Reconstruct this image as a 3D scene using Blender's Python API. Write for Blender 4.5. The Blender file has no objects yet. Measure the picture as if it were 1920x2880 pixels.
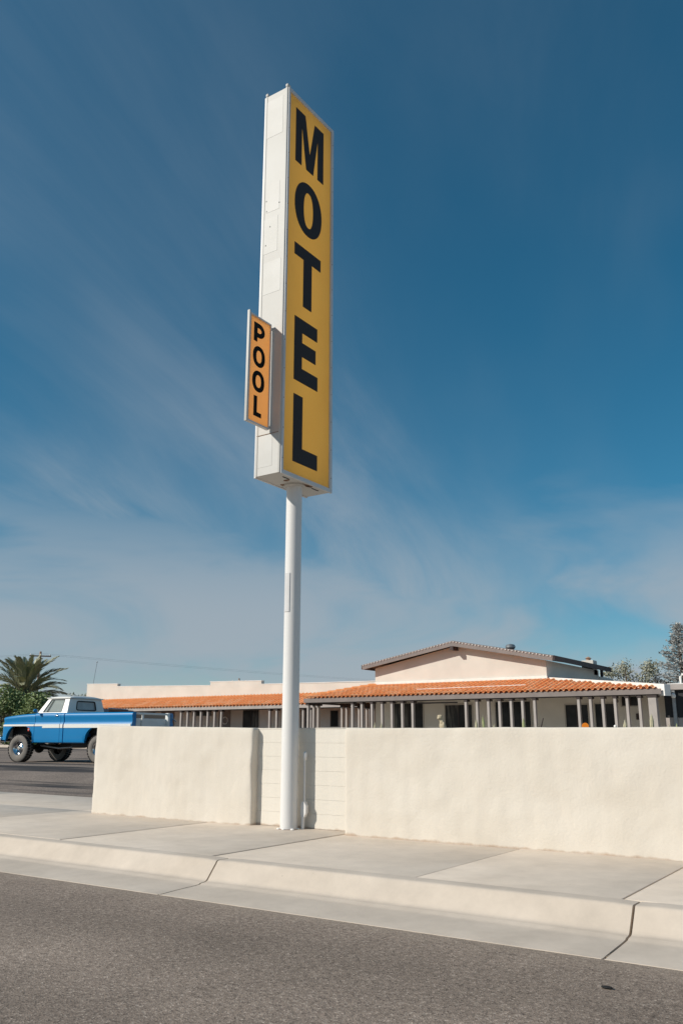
import bpy, bmesh, math, random
from mathutils import Vector, Matrix, noise
R_ = math.radians
random.seed(7)
scene = bpy.context.scene
COL = scene.collection

# ------------------------------------------------------------------ camera
def camera():
    f, pitch, yaw, roll = 2366.5, R_(14.92), R_(34.06), R_(0.10)
    F = Vector((-math.sin(yaw)*math.cos(pitch), math.cos(yaw)*math.cos(pitch), math.sin(pitch)))
    Rr = Vector((math.cos(yaw), math.sin(yaw), 0)); U = Rr.cross(F)
    R2 = Rr*math.cos(roll)+U*math.sin(roll); U2 = -Rr*math.sin(roll)+U*math.cos(roll)
    cd = bpy.data.cameras.new('camera'); cd.sensor_fit = 'VERTICAL'; cd.sensor_height = 36; cd.sensor_width = 24
    cd.lens = f/2880*36; cd.clip_start = 0.05; cd.clip_end = 6000
    o = bpy.data.objects.new('camera', cd); COL.objects.link(o)
    m = Matrix((R2, U2, -F)).transposed().to_4x4(); m.translation = (0, 0, 1.3)
    o.matrix_world = m
    scene.camera = o
camera()

# ------------------------------------------------------------------ light
CLOUD = ((33.63, 7.08, 0), (3.1, 0.29, 0), .8)
BANK = (4.6, 2.2, 1.4)
SUN_AZ, SUN_EL = R_(36.5), R_(32)          # sun stands behind the camera to its left
SUNDIR = Vector((-math.sin(SUN_AZ)*math.cos(SUN_EL), -math.cos(SUN_AZ)*math.cos(SUN_EL), math.sin(SUN_EL)))
def lights():
    ld = bpy.data.lights.new('sun', 'SUN'); ld.energy = 3.15; ld.angle = R_(0.53); ld.color = (1.0, .93, .82)
    o = bpy.data.objects.new('sun', ld); COL.objects.link(o); o.location = (-40, -60, 60)
    o.rotation_euler = (-SUNDIR).to_track_quat('-Z', 'Y').to_euler()
    w = bpy.data.worlds.new('World'); scene.world = w; w.use_nodes = True
    nt = w.node_tree; nt.nodes.clear(); N = nt.nodes.new; L = nt.links.new
    out = N('ShaderNodeOutputWorld'); bg = N('ShaderNodeBackground'); L(bg.outputs[0], out.inputs[0])
    sky = N('ShaderNodeTexSky'); sky.sky_type = 'NISHITA'; sky.sun_disc = False
    sky.sun_elevation = SUN_EL; sky.sun_rotation = math.pi+SUN_AZ; sky.altitude = 700
    sky.air_density = 1.0; sky.dust_density = .35; sky.ozone_density = 2.0
    # deepen the blue of clear air, leave the whitish haze as it is
    grade = N('ShaderNodeMixRGB'); grade.blend_type = 'MULTIPLY'; grade.inputs[0].default_value = 1
    L(sky.outputs[0], grade.inputs[1]); grade.inputs[2].default_value = (.08, .76, .90, 1)
    sc = N('ShaderNodeSeparateColor'); L(sky.outputs[0], sc.inputs[0])
    rb = N('ShaderNodeMath'); rb.operation = 'DIVIDE'; L(sc.outputs[0], rb.inputs[0]); L(sc.outputs[2], rb.inputs[1])
    wf = N('ShaderNodeMapRange'); wf.inputs[1].default_value = .30; wf.inputs[2].default_value = 1.0; L(rb.outputs[0], wf.inputs[0])
    hm = N('ShaderNodeMixRGB'); L(wf.outputs[0], hm.inputs[0]); L(grade.outputs[0], hm.inputs[1]); L(sky.outputs[0], hm.inputs[2])
    gm = N('ShaderNodeGamma'); gm.inputs[1].default_value = .95; L(hm.outputs[0], gm.inputs[0])
    # thin cirrus: noise on a high flat layer, drawn out along the wind
    tc = N('ShaderNodeTexCoord'); sep = N('ShaderNodeSeparateXYZ'); L(tc.outputs['Generated'], sep.inputs[0])
    zz = N('ShaderNodeMath'); zz.operation = 'MAXIMUM'; L(sep.outputs[2], zz.inputs[0]); zz.inputs[1].default_value = 0.0
    z2 = N('ShaderNodeMath'); z2.operation = 'ADD'; L(zz.outputs[0], z2.inputs[0]); z2.inputs[1].default_value = .14
    dx = N('ShaderNodeMath'); dx.operation = 'DIVIDE'; L(sep.outputs[0], dx.inputs[0]); L(z2.outputs[0], dx.inputs[1])
    dy = N('ShaderNodeMath'); dy.operation = 'DIVIDE'; L(sep.outputs[1], dy.inputs[0]); L(z2.outputs[0], dy.inputs[1])
    cb = N('ShaderNodeCombineXYZ'); L(dx.outputs[0], cb.inputs[0]); L(dy.outputs[0], cb.inputs[1])
    vr = N('ShaderNodeVectorRotate'); vr.rotation_type = 'Z_AXIS'; vr.inputs['Angle'].default_value = R_(-19); L(cb.outputs[0], vr.inputs[0])
    def layer(sc_, loc, scale, detail, rough, dist, lo, hi):
        mp = N('ShaderNodeMapping'); mp.inputs['Scale'].default_value = sc_; mp.inputs['Location'].default_value = loc; L(vr.outputs[0], mp.inputs[0])
        n = N('ShaderNodeTexNoise'); n.inputs['Scale'].default_value = scale; n.inputs['Detail'].default_value = detail
        n.inputs['Roughness'].default_value = rough; n.inputs['Distortion'].default_value = dist; L(mp.outputs[0], n.inputs['Vector'])
        mr = N('ShaderNodeMapRange'); mr.interpolation_type = 'SMOOTHSTEP'
        mr.inputs[1].default_value = lo; mr.inputs[2].default_value = hi; L(n.outputs[0], mr.inputs[0]); return mr.outputs[0]
    a = layer((1, .45, 1), CLOUD[0], CLOUD[2], 4, .5, .4, .38, .68)       # banks
    b = layer((1, .24, 1), CLOUD[1], 2.4, 9, .60, .45, .30, .78)            # fibres
    mu = N('ShaderNodeMath'); mu.operation = 'MULTIPLY'; L(a, mu.inputs[0]); L(b, mu.inputs[1])
    m3 = N('ShaderNodeMath'); m3.operation = 'MULTIPLY_ADD'; L(a, m3.inputs[0]); m3.inputs[1].default_value = .24; L(mu.outputs[0], m3.inputs[2])
    m5 = N('ShaderNodeMath'); m5.operation = 'ADD'; m5.inputs[1].default_value = .10; L(m3.outputs[0], m5.inputs[0])
    pl = N('ShaderNodeMath'); pl.operation = 'DIVIDE'; pl.inputs[0].default_value = .17; z3 = N('ShaderNodeMath'); z3.operation = 'ADD'; z3.inputs[1].default_value = .09; L(zz.outputs[0], z3.inputs[0]); L(z3.outputs[0], pl.inputs[1])     # longer path through the veil towards the horizon
    m4 = N('ShaderNodeMath'); m4.operation = 'MULTIPLY'; L(m5.outputs[0], m4.inputs[0]); L(pl.outputs[0], m4.inputs[1]); m4.use_clamp = True
    # far bank of cirrostratus low over the horizon
    cs = N('ShaderNodeCombineXYZ'); zs = N('ShaderNodeMath'); zs.operation = 'MULTIPLY'; zs.inputs[1].default_value = 4.2; L(sep.outputs[2], zs.inputs[0])
    L(sep.outputs[0], cs.inputs[0]); L(sep.outputs[1], cs.inputs[1]); L(zs.outputs[0], cs.inputs[2])
    bk = N('ShaderNodeMapping'); bk.inputs['Location'].default_value = BANK; L(cs.outputs[0], bk.inputs[0])
    bn = N('ShaderNodeTexNoise'); bn.inputs['Scale'].default_value = 2.3; bn.inputs['Detail'].default_value = 7; bn.inputs['Roughness'].default_value = .5; bn.inputs['Distortion'].default_value = .6; L(bk.outputs[0], bn.inputs['Vector'])
    br = N('ShaderNodeMapRange'); br.interpolation_type = 'SMOOTHSTEP'; br.inputs[1].default_value = .36; br.inputs[2].default_value = .66; L(bn.outputs[0], br.inputs[0])
    be = N('ShaderNodeMapRange'); be.interpolation_type = 'SMOOTHSTEP'; be.inputs[1].default_value = .34; be.inputs[2].default_value = .12; be.inputs[3].default_value = 0; be.inputs[4].default_value = .88; L(sep.outputs[2], be.inputs[0])
    bm_ = N('ShaderNodeMath'); bm_.operation = 'MULTIPLY'; L(br.outputs[0], bm_.inputs[0]); L(be.outputs[0], bm_.inputs[1])
    m6 = N('ShaderNodeMath'); m6.operation = 'MAXIMUM'; L(m4.outputs[0], m6.inputs[0]); L(bm_.outputs[0], m6.inputs[1])
    mix = N('ShaderNodeMixRGB'); L(m6.outputs[0], mix.inputs[0]); L(gm.outputs[0], mix.inputs[1])
    mix.inputs[2].default_value = (3.9, 4.45, 5.0, 1)
    L(mix.outputs[0], bg.inputs[0]); bg.inputs[1].default_value = .070
    v = scene.view_settings; v.view_transform = 'Standard'; v.look = 'None'; v.gamma = 1; v.exposure = 0.42; v.use_curve_mapping = False
    scene.cycles.max_bounces = 8; scene.cycles.diffuse_bounces = 5
lights()

# ------------------------------------------------------------------ materials
MATS = {}
def mat(name, col, rough=.6, col2=None, nscale=4, ndetail=6, nlo=.35, nhi=.65, bump=0, bscale=30, bdist=.01, metallic=0, spec=.5, coat=0, alpha=1, stretch=(1, 1, 1)):
    if name in MATS: return MATS[name]
    m = bpy.data.materials.new(name); m.use_nodes = True; nt = m.node_tree; N = nt.nodes.new; L = nt.links.new
    p = nt.nodes['Principled BSDF']; p.inputs['Base Color'].default_value = (*col, 1); p.inputs['Roughness'].default_value = rough
    p.inputs['Metallic'].default_value = metallic; p.inputs['Specular IOR Level'].default_value = spec
    p.inputs['Coat Weight'].default_value = coat; p.inputs['Coat Roughness'].default_value = .06; p.inputs['Alpha'].default_value = alpha
    tc = N('ShaderNodeTexCoord'); mp = N('ShaderNodeMapping'); mp.inputs['Scale'].default_value = stretch; L(tc.outputs['Object'], mp.inputs[0])
    if col2 is not None:
        n = N('ShaderNodeTexNoise'); n.inputs['Scale'].default_value = nscale; n.inputs['Detail'].default_value = ndetail; L(mp.outputs[0], n.inputs['Vector'])
        mr = N('ShaderNodeMapRange'); mr.inputs[1].default_value = nlo; mr.inputs[2].default_value = nhi; L(n.outputs[0], mr.inputs[0])
        mx = N('ShaderNodeMixRGB'); mx.inputs[1].default_value = (*col, 1); mx.inputs[2].default_value = (*col2, 1)
        L(mr.outputs[0], mx.inputs[0]); L(mx.outputs[0], p.inputs['Base Color'])
    if bump:
        n = N('ShaderNodeTexNoise'); n.inputs['Scale'].default_value = bscale; n.inputs['Detail'].default_value = 6; L(mp.outputs[0], n.inputs['Vector'])
        b = N('ShaderNodeBump'); b.inputs['Strength'].default_value = bump; b.inputs['Distance'].default_value = bdist
        L(n.outputs[0], b.inputs['Height']); L(b.outputs[0], p.inputs['Normal'])
    MATS[name] = m; return m

def nodes_of(m):
    nt = m.node_tree; return nt, nt.nodes.new, nt.links.new, nt.nodes['Principled BSDF']

def stucco_mat(name, col, col2, base_z, relief=.13):
    m = mat(name, col, .9, col2, 1.7, 8, .3, .75, .5, 42, .006)
    nt, N, L, p = nodes_of(m)
    src = p.inputs['Base Color'].links[0].from_socket
    g = N('ShaderNodeNewGeometry')
    tw = N('ShaderNodeTexNoise'); tw.inputs['Scale'].default_value = 3.2; tw.inputs['Detail'].default_value = 3; tw.inputs['Distortion'].default_value = 2.2; L(g.outputs['Position'], tw.inputs['Vector'])
    tb = N('ShaderNodeBump'); tb.inputs['Strength'].default_value = relief; tb.inputs['Distance'].default_value = .03; L(tw.outputs[0], tb.inputs['Height'])
    L(p.inputs['Normal'].links[0].from_node.outputs[0], p.inputs['Normal']); L(tb.outputs[0], p.inputs['Normal'].links[0].from_node.inputs['Normal'])
    s = N('ShaderNodeSeparateXYZ'); L(g.outputs['Position'], s.inputs[0])
    n = N('ShaderNodeTexNoise'); n.inputs['Scale'].default_value = 5; n.inputs['Detail'].default_value = 8; L(g.outputs['Position'], n.inputs['Vector'])
    ad = N('ShaderNodeMath'); ad.operation = 'MULTIPLY_ADD'; L(n.outputs[0], ad.inputs[0]); ad.inputs[1].default_value = -.11; L(s.outputs[2], ad.inputs[2])
    mr = N('ShaderNodeMapRange'); mr.inputs[1].default_value = base_z-.062; mr.inputs[2].default_value = base_z-.036; mr.inputs[3].default_value = .6; mr.inputs[4].default_value = 0
    L(ad.outputs[0], mr.inputs[0])
    # rain streaks and old touch-up paint
    mp = N('ShaderNodeMapping'); mp.inputs['Scale'].default_value = (7, 7, .55); L(g.outputs['Position'], mp.inputs[0])
    n2 = N('ShaderNodeTexNoise'); n2.inputs['Scale'].default_value = 1.3; n2.inputs['Detail'].default_value = 7; L(mp.outputs[0], n2.inputs['Vector'])
    r2 = N('ShaderNodeMapRange'); r2.inputs[1].default_value = .35; r2.inputs[2].default_value = .7; r2.inputs[3].default_value = 1.01; r2.inputs[4].default_value = .965; L(n2.outputs[0], r2.inputs[0])
    k = N('ShaderNodeMixRGB'); k.blend_type = 'MULTIPLY'; k.inputs[0].default_value = 1; L(src, k.inputs[1]); L(r2.outputs[0], k.inputs[2])
    mx = N('ShaderNodeMixRGB'); L(mr.outputs[0], mx.inputs[0]); L(k.outputs[0], mx.inputs[1]); mx.inputs[2].default_value = (.34, .20, .11, 1); L(mx.outputs[0], p.inputs['Base Color'])
    return m

def asphalt_mat(name, base, light, dark, agg=150, streak=False):
    m = mat(name, base, .93, spec=.25); nt, N, L, p = nodes_of(m)
    g = N('ShaderNodeNewGeometry')
    v = N('ShaderNodeTexVoronoi'); v.inputs['Scale'].default_value = agg; L(g.outputs['Position'], v.inputs['Vector'])
    sp = N('ShaderNodeSeparateColor'); L(v.outputs['Color'], sp.inputs[0])
    cr = N('ShaderNodeValToRGB'); L(sp.outputs[0], cr.inputs[0])
    e = cr.color_ramp.elements; e[0].position = .0; e[0].color = (*dark, 1); e[1].position = 1; e[1].color = (*light, 1)
    for pos, c in ((.22, base), (.80, base), (.93, tuple((a+b)/2 for a, b in zip(base, light)))):
        k = cr.color_ramp.elements.new(pos); k.color = (*c, 1)
    n = N('ShaderNodeTexNoise'); n.inputs['Scale'].default_value = .9; n.inputs['Detail'].default_value = 8; L(g.outputs['Position'], n.inputs['Vector'])
    mr = N('ShaderNodeMapRange'); mr.inputs[1].default_value = .3; mr.inputs[2].default_value = .7; mr.inputs[3].default_value = .84; mr.inputs[4].default_value = 1.14; L(n.outputs[0], mr.inputs[0])
    n2 = N('ShaderNodeTexNoise'); n2.inputs['Scale'].default_value = 26; n2.inputs['Detail'].default_value = 5; L(g.outputs['Position'], n2.inputs['Vector'])
    mr2 = N('ShaderNodeMapRange'); mr2.inputs[1].default_value = .32; mr2.inputs[2].default_value = .68; mr2.inputs[3].default_value = .78; mr2.inputs[4].default_value = 1.22; L(n2.outputs[0], mr2.inputs[0])
    mm = N('ShaderNodeMath'); mm.operation = 'MULTIPLY'; L(mr.outputs[0], mm.inputs[0]); L(mr2.outputs[0], mm.inputs[1])
    mx = N('ShaderNodeMixRGB'); mx.blend_type = 'MULTIPLY'; mx.inputs[0].default_value = 1; L(cr.outputs[0], mx.inputs[1]); L(mm.outputs[0], mx.inputs[2])
    last = mx.outputs[0]
    if streak:   # dark streaks that run along the drive
        mp = N('ShaderNodeMapping'); mp.inputs['Scale'].default_value = (.12, 1.5, 1); mp.inputs['Rotation'].default_value = (0, 0, R_(4)); L(g.outputs['Position'], mp.inputs[0])
        n3 = N('ShaderNodeTexNoise'); n3.inputs['Scale'].default_value = .9; n3.inputs['Detail'].default_value = 6; L(mp.outputs[0], n3.inputs['Vector'])
        mr3 = N('ShaderNodeMapRange'); mr3.inputs[1].default_value = .52; mr3.inputs[2].default_value = .60; L(n3.outputs[0], mr3.inputs[0])
        mx2 = N('ShaderNodeMixRGB'); L(mr3.outputs[0], mx2.inputs[0]); L(last, mx2.inputs[1]); mx2.inputs[2].default_value = (.045, .042, .043, 1); last = mx2.outputs[0]
    if not streak:
        s = N('ShaderNodeSeparateXYZ'); L(g.outputs['Position'], s.inputs[0])
        ns = N('ShaderNodeTexNoise'); ns.inputs['Scale'].default_value = 4; ns.inputs['Detail'].default_value = 9; L(g.outputs['Position'], ns.inputs['Vector'])
        yy = N('ShaderNodeMath'); yy.operation = 'MULTIPLY_ADD'; L(ns.outputs[0], yy.inputs[0]); yy.inputs[1].default_value = .5; L(s.outputs[1], yy.inputs[2])
        q = N('ShaderNodeMapRange'); q.inputs[1].default_value = 5.52; q.inputs[2].default_value = 5.82; q.inputs[4].default_value = .5; L(yy.outputs[0], q.inputs[0])
        k = N('ShaderNodeMixRGB'); L(q.outputs[0], k.inputs[0]); L(last, k.inputs[1]); k.inputs[2].default_value = (.33, .27, .215, 1); last = k.outputs[0]
        wv = N('ShaderNodeMath'); wv.operation = 'SINE'; ws = N('ShaderNodeMath'); ws.operation = 'MULTIPLY'; L(yy.outputs[0], ws.inputs[0]); ws.inputs[1].default_value = 3.6; L(ws.outputs[0], wv.inputs[0])
        wr = N('ShaderNodeMapRange'); wr.inputs[1].default_value = -1; wr.inputs[2].default_value = 1; wr.inputs[3].default_value = .9; wr.inputs[4].default_value = 1.08; L(wv.outputs[0], wr.inputs[0])
        vo = N('ShaderNodeTexVoronoi'); vo.inputs['Scale'].default_value = .8; L(g.outputs['Position'], vo.inputs['Vector'])
        vm = N('ShaderNodeMapRange'); vm.inputs[1].default_value = .03; vm.inputs[2].default_value = .12; vm.inputs[3].default_value = .72; vm.inputs[4].default_value = 1; L(vo.outputs['Distance'], vm.inputs[0])
        cd_ = N('ShaderNodeTexNoise'); cd_.inputs['Scale'].default_value = 2.2; cd_.inputs['Detail'].default_value = 6; L(g.outputs['Position'], cd_.inputs['Vector'])
        cm = N('ShaderNodeMixRGB'); cm.blend_type = 'ADD'; cm.inputs[0].default_value = .55; L(g.outputs['Position'], cm.inputs[1]); L(cd_.outputs['Color'], cm.inputs[2])
        ck = N('ShaderNodeTexVoronoi'); ck.feature = 'DISTANCE_TO_EDGE'; ck.inputs['Scale'].default_value = .28; L(cm.outputs[0], ck.inputs['Vector'])
        cr2 = N('ShaderNodeMapRange'); cr2.inputs[1].default_value = .0012; cr2.inputs[2].default_value = .0045; cr2.inputs[3].default_value = .86; cr2.inputs[4].default_value = 1; L(ck.outputs['Distance'], cr2.inputs[0])
        vk = N('ShaderNodeMath'); vk.operation = 'MULTIPLY'; L(vm.outputs[0], vk.inputs[0]); L(cr2.outputs[0], vk.inputs[1])
        mk = N('ShaderNodeMath'); mk.operation = 'MULTIPLY'; L(wr.outputs[0], mk.inputs[0]); L(vk.outputs[0], mk.inputs[1])
        k2 = N('ShaderNodeMixRGB'); k2.blend_type = 'MULTIPLY'; k2.inputs[0].default_value = 1; L(last, k2.inputs[1]); L(mk.outputs[0], k2.inputs[2]); last = k2.outputs[0]
    L(last, p.inputs['Base Color'])
    b = N('ShaderNodeBump'); b.inputs['Strength'].default_value = .6; b.inputs['Distance'].default_value = .004
    L(v.outputs['Distance'], b.inputs['Height']); L(b.outputs[0], p.inputs['Normal'])
    return m

def concrete_mat(name, col, col2):
    m = mat(name, col, .9, col2, 1.1, 10, .28, .75, .25, 140, .002); nt, N, L, p = nodes_of(m)
    src = p.inputs['Base Color'].links[0].from_socket
    g = N('ShaderNodeNewGeometry')
    n = N('ShaderNodeTexNoise'); n.inputs['Scale'].default_value = 3.1; n.inputs['Detail'].default_value = 12; n.inputs['Roughness'].default_value = .7; L(g.outputs['Position'], n.inputs['Vector'])
    mr = N('ShaderNodeMapRange'); mr.inputs[1].default_value = .3; mr.inputs[2].default_value = .7; mr.inputs[3].default_value = .88; mr.inputs[4].default_value = 1.08; L(n.outputs[0], mr.inputs[0])
    v = N('ShaderNodeTexVoronoi'); v.inputs['Scale'].default_value = 5.5; v.inputs['Randomness'].default_value = 1; L(g.outputs['Position'], v.inputs['Vector'])
    m2 = N('ShaderNodeMapRange'); m2.inputs[1].default_value = .015; m2.inputs[2].default_value = .05; m2.inputs[3].default_value = .72; m2.inputs[4].default_value = 1; L(v.outputs['Distance'], m2.inputs[0])
    k = N('ShaderNodeMath'); k.operation = 'MULTIPLY'; L(mr.outputs[0], k.inputs[0]); L(m2.outputs[0], k.inputs[1])
    mx = N('ShaderNodeMixRGB'); mx.blend_type = 'MULTIPLY'; mx.inputs[0].default_value = 1; L(src, mx.inputs[1]); L(k.outputs[0], mx.inputs[2]); L(mx.outputs[0], p.inputs['Base Color'])
    return m

STUCCO = lambda: stucco_mat('cream stucco', (.685, .63, .555), (.625, .565, .485), .2)
def build_mats():
    M = {}
    M['stucco'] = STUCCO()
    M['block'] = stucco_mat('painted block', (.70, .655, .585), (.675, .63, .56), .2, .03)
    M['bstucco'] = mat('building stucco', (.68, .645, .585), .9, (.61, .575, .52), .8, 8, bump=.2, bscale=25, bdist=.01)
    M['coping'] = mat('white coping', (.84, .82, .79), .8, (.76, .74, .70), 2)
    M['road'] = asphalt_mat('road asphalt', (.262, .207, .168), (.48, .40, .335), (.105, .083, .068), 110)
    M['lot'] = asphalt_mat('lot asphalt', (.23, .187, .158), (.36, .30, .255), (.115, .093, .08), 60, True)
    M['walk'] = concrete_mat('sidewalk concrete', (.68, .59, .50), (.61, .52, .43))
    M['kerb'] = concrete_mat('kerb concrete', (.635, .55, .465), (.545, .465, .385))
    M['dirt'] = mat('dirt', (.20, .14, .10), .95, (.28, .22, .16), 8)
    M['sand'] = mat('desert ground', (.34, .27, .20), .95, (.26, .21, .16), .4)
    M['gravel'] = mat('pale courtyard gravel', (.52, .46, .39), .95, (.44, .39, .33), 3)  # pale so the unseen ground throws light into the porch
    M['white_metal'] = mat('white painted metal', (.585, .575, .55), .55, (.53, .515, .485), 1.3, 8, .35, .8, .08, 9, .006, spec=.4)
    M['patch'] = mat('patched white metal', (.592, .582, .558), .55, (.55, .538, .51), 3, spec=.45)
    M['pole'] = mat('white pole paint', (.74, .73, .72), .5, (.67, .655, .64), .9, 8, .4, .8, spec=.35, stretch=(3, 3, .6))
    M['frame'] = mat('pale metal frame', (.66, .65, .65), .45, (.58, .57, .57), 3)
    M['yellow'] = mat('ochre sign acrylic', (.97, .70, .25), .6, (.945, .67, .235), 1.4, spec=.15)
    M['orange'] = mat('orange sign acrylic', (1.0, .66, .33), .6, (.99, .64, .31), 2, spec=.15)
    M['navy'] = mat('blue black lettering', (.042, .039, .041), .65, spec=.12)
    M['black'] = mat('black lettering', (.010, .009, .008), .65, spec=.12)
    M['rust'] = mat('rusty metal', (.16, .075, .035), .9, (.30, .20, .14), 14)
    M['dark'] = mat('dark void', (.012, .011, .011), .8)
    M['tile'] = mat('terracotta tile', (.97, .43, .175), .8, (.88, .345, .12), 1.9, 5, .3, .7, .2, 40, .004)
    M['tile2'] = mat('pale terracotta tile', (.98, .53, .28), .8, (.93, .44, .20), 2.3, 5, .3, .7, .2, 40, .004)
    M['taupe'] = mat('taupe brown paint', (.235, .198, .185), .7, (.20, .168, .157), 2)
    M['post'] = mat('taupe post paint', (.42, .375, .35), .7, (.36, .32, .30), 2)
    M['brown'] = mat('dark brown wood', (.045, .03, .028), .7)
    M['roof'] = mat('brown roofing', (.095, .075, .072), .85, (.07, .055, .053), 2)
    M['glass'] = mat('dark window glass', (.014, .014, .015), .25, (.040, .040, .040), 1.2, spec=.18)
    M['glass2'] = mat('curtained window glass', (.03, .03, .031), .25, (.13, .125, .115), 2.2, 4, .45, .6, spec=.18, stretch=(2.2, 1, .35))
    M['wframe'] = mat('window frame', (.42, .39, .35), .6)
    M['screen'] = mat('dark insect screen', (.018, .019, .022), .75)
    M['greymetal'] = mat('galvanised metal', (.32, .33, .34), .4, (.25, .26, .27), 5, metallic=.6)
    M['blue'] = mat('blue car paint', (.0, .195, .465), .40, (.001, .205, .485), 2, spec=.3, coat=.4)
    M['carwhite'] = mat('white car paint', (.85, .83, .78), .3, coat=.6)
    M['chrome'] = mat('chrome', (.75, .75, .76), .12, metallic=1)
    M['tyre'] = mat('dusty tyre rubber', (.17, .155, .14), .9, (.22, .20, .18), 6, bump=.4, bscale=40, bdist=.01)
    M['tread'] = mat('black rubber', (.018, .017, .017), .85)
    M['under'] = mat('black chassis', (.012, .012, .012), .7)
    M['carglass'] = mat('vehicle glass', (.50, .55, .52), .08, spec=.6, alpha=.6)
    M['rearglass'] = mat('rear window glass', (.55, .54, .52), .15, (.36, .35, .34), 2.2, spec=.5)
    M['red'] = mat('red badge', (.55, .05, .03), .4)
    M['amber'] = mat('amber lens', (.8, .35, .12), .3)
    M['seat'] = mat('grey vinyl', (.12, .12, .12), .6)
    M['palm'] = mat('palm frond green', (.25, .27, .145), .5, (.36, .345, .22), 3)
    M['palmdry'] = mat('dry palm frond', (.21, .165, .115), .8, (.15, .115, .08), 3)
    M['trunk'] = mat('bark', (.13, .095, .07), .95, (.085, .062, .047), 8, bump=.6, bscale=18, bdist=.03)
    M['leafA'] = mat('bush leaves', (.225, .285, .105), .5, (.15, .205, .07), 2)
    M['leafB'] = mat('grey green leaves', (.42, .41, .32), .6, (.30, .305, .21), 1.5)
    M['leafC'] = mat('conifer needles', (.46, .455, .435), .7, (.32, .325, .31), 1.2)
    M['grass'] = mat('grass', (.12, .21, .05), .8, (.09, .16, .04), 5)
    M['wood'] = mat('weathered utility wood', (.40, .25, .17), .9, (.30, .19, .13), 6)
    M['cactus'] = mat('cactus skin', (.36, .38, .19), .7, (.28, .31, .14), 12)
    M['cactus2'] = mat('pale cactus skin', (.48, .44, .31), .75, (.38, .35, .23), 12)
    M['statue'] = mat('pale carved stone', (.52, .44, .31), .85, (.40, .33, .22), 10, bump=.5, bscale=25, bdist=.02)
    M['bucket'] = mat('orange plastic', (.85, .24, .01), .4)
    M['darkpaint'] = mat('black car paint', (.012, .013, .018), .2, coat=.7)
    M['mwhite'] = mat('white gate paint', (.80, .80, .78), .5, (.72, .72, .70), 4)
    return M
def acrylic(m, f):   # thin sheet that lets daylight through from inside the cabinet
    nt, N, L, p = nodes_of(m); out = [n for n in nt.nodes if n.type == 'OUTPUT_MATERIAL'][0]
    t = N('ShaderNodeBsdfTranslucent'); mx = N('ShaderNodeMixShader'); mx.inputs[0].default_value = f
    L(p.inputs['Base Color'].links[0].from_socket, t.inputs[0]); L(p.outputs[0], mx.inputs[1]); L(t.outputs[0], mx.inputs[2]); L(mx.outputs[0], out.inputs[0])
M = build_mats()
acrylic(M['yellow'], .62); acrylic(M['orange'], .68)

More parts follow.
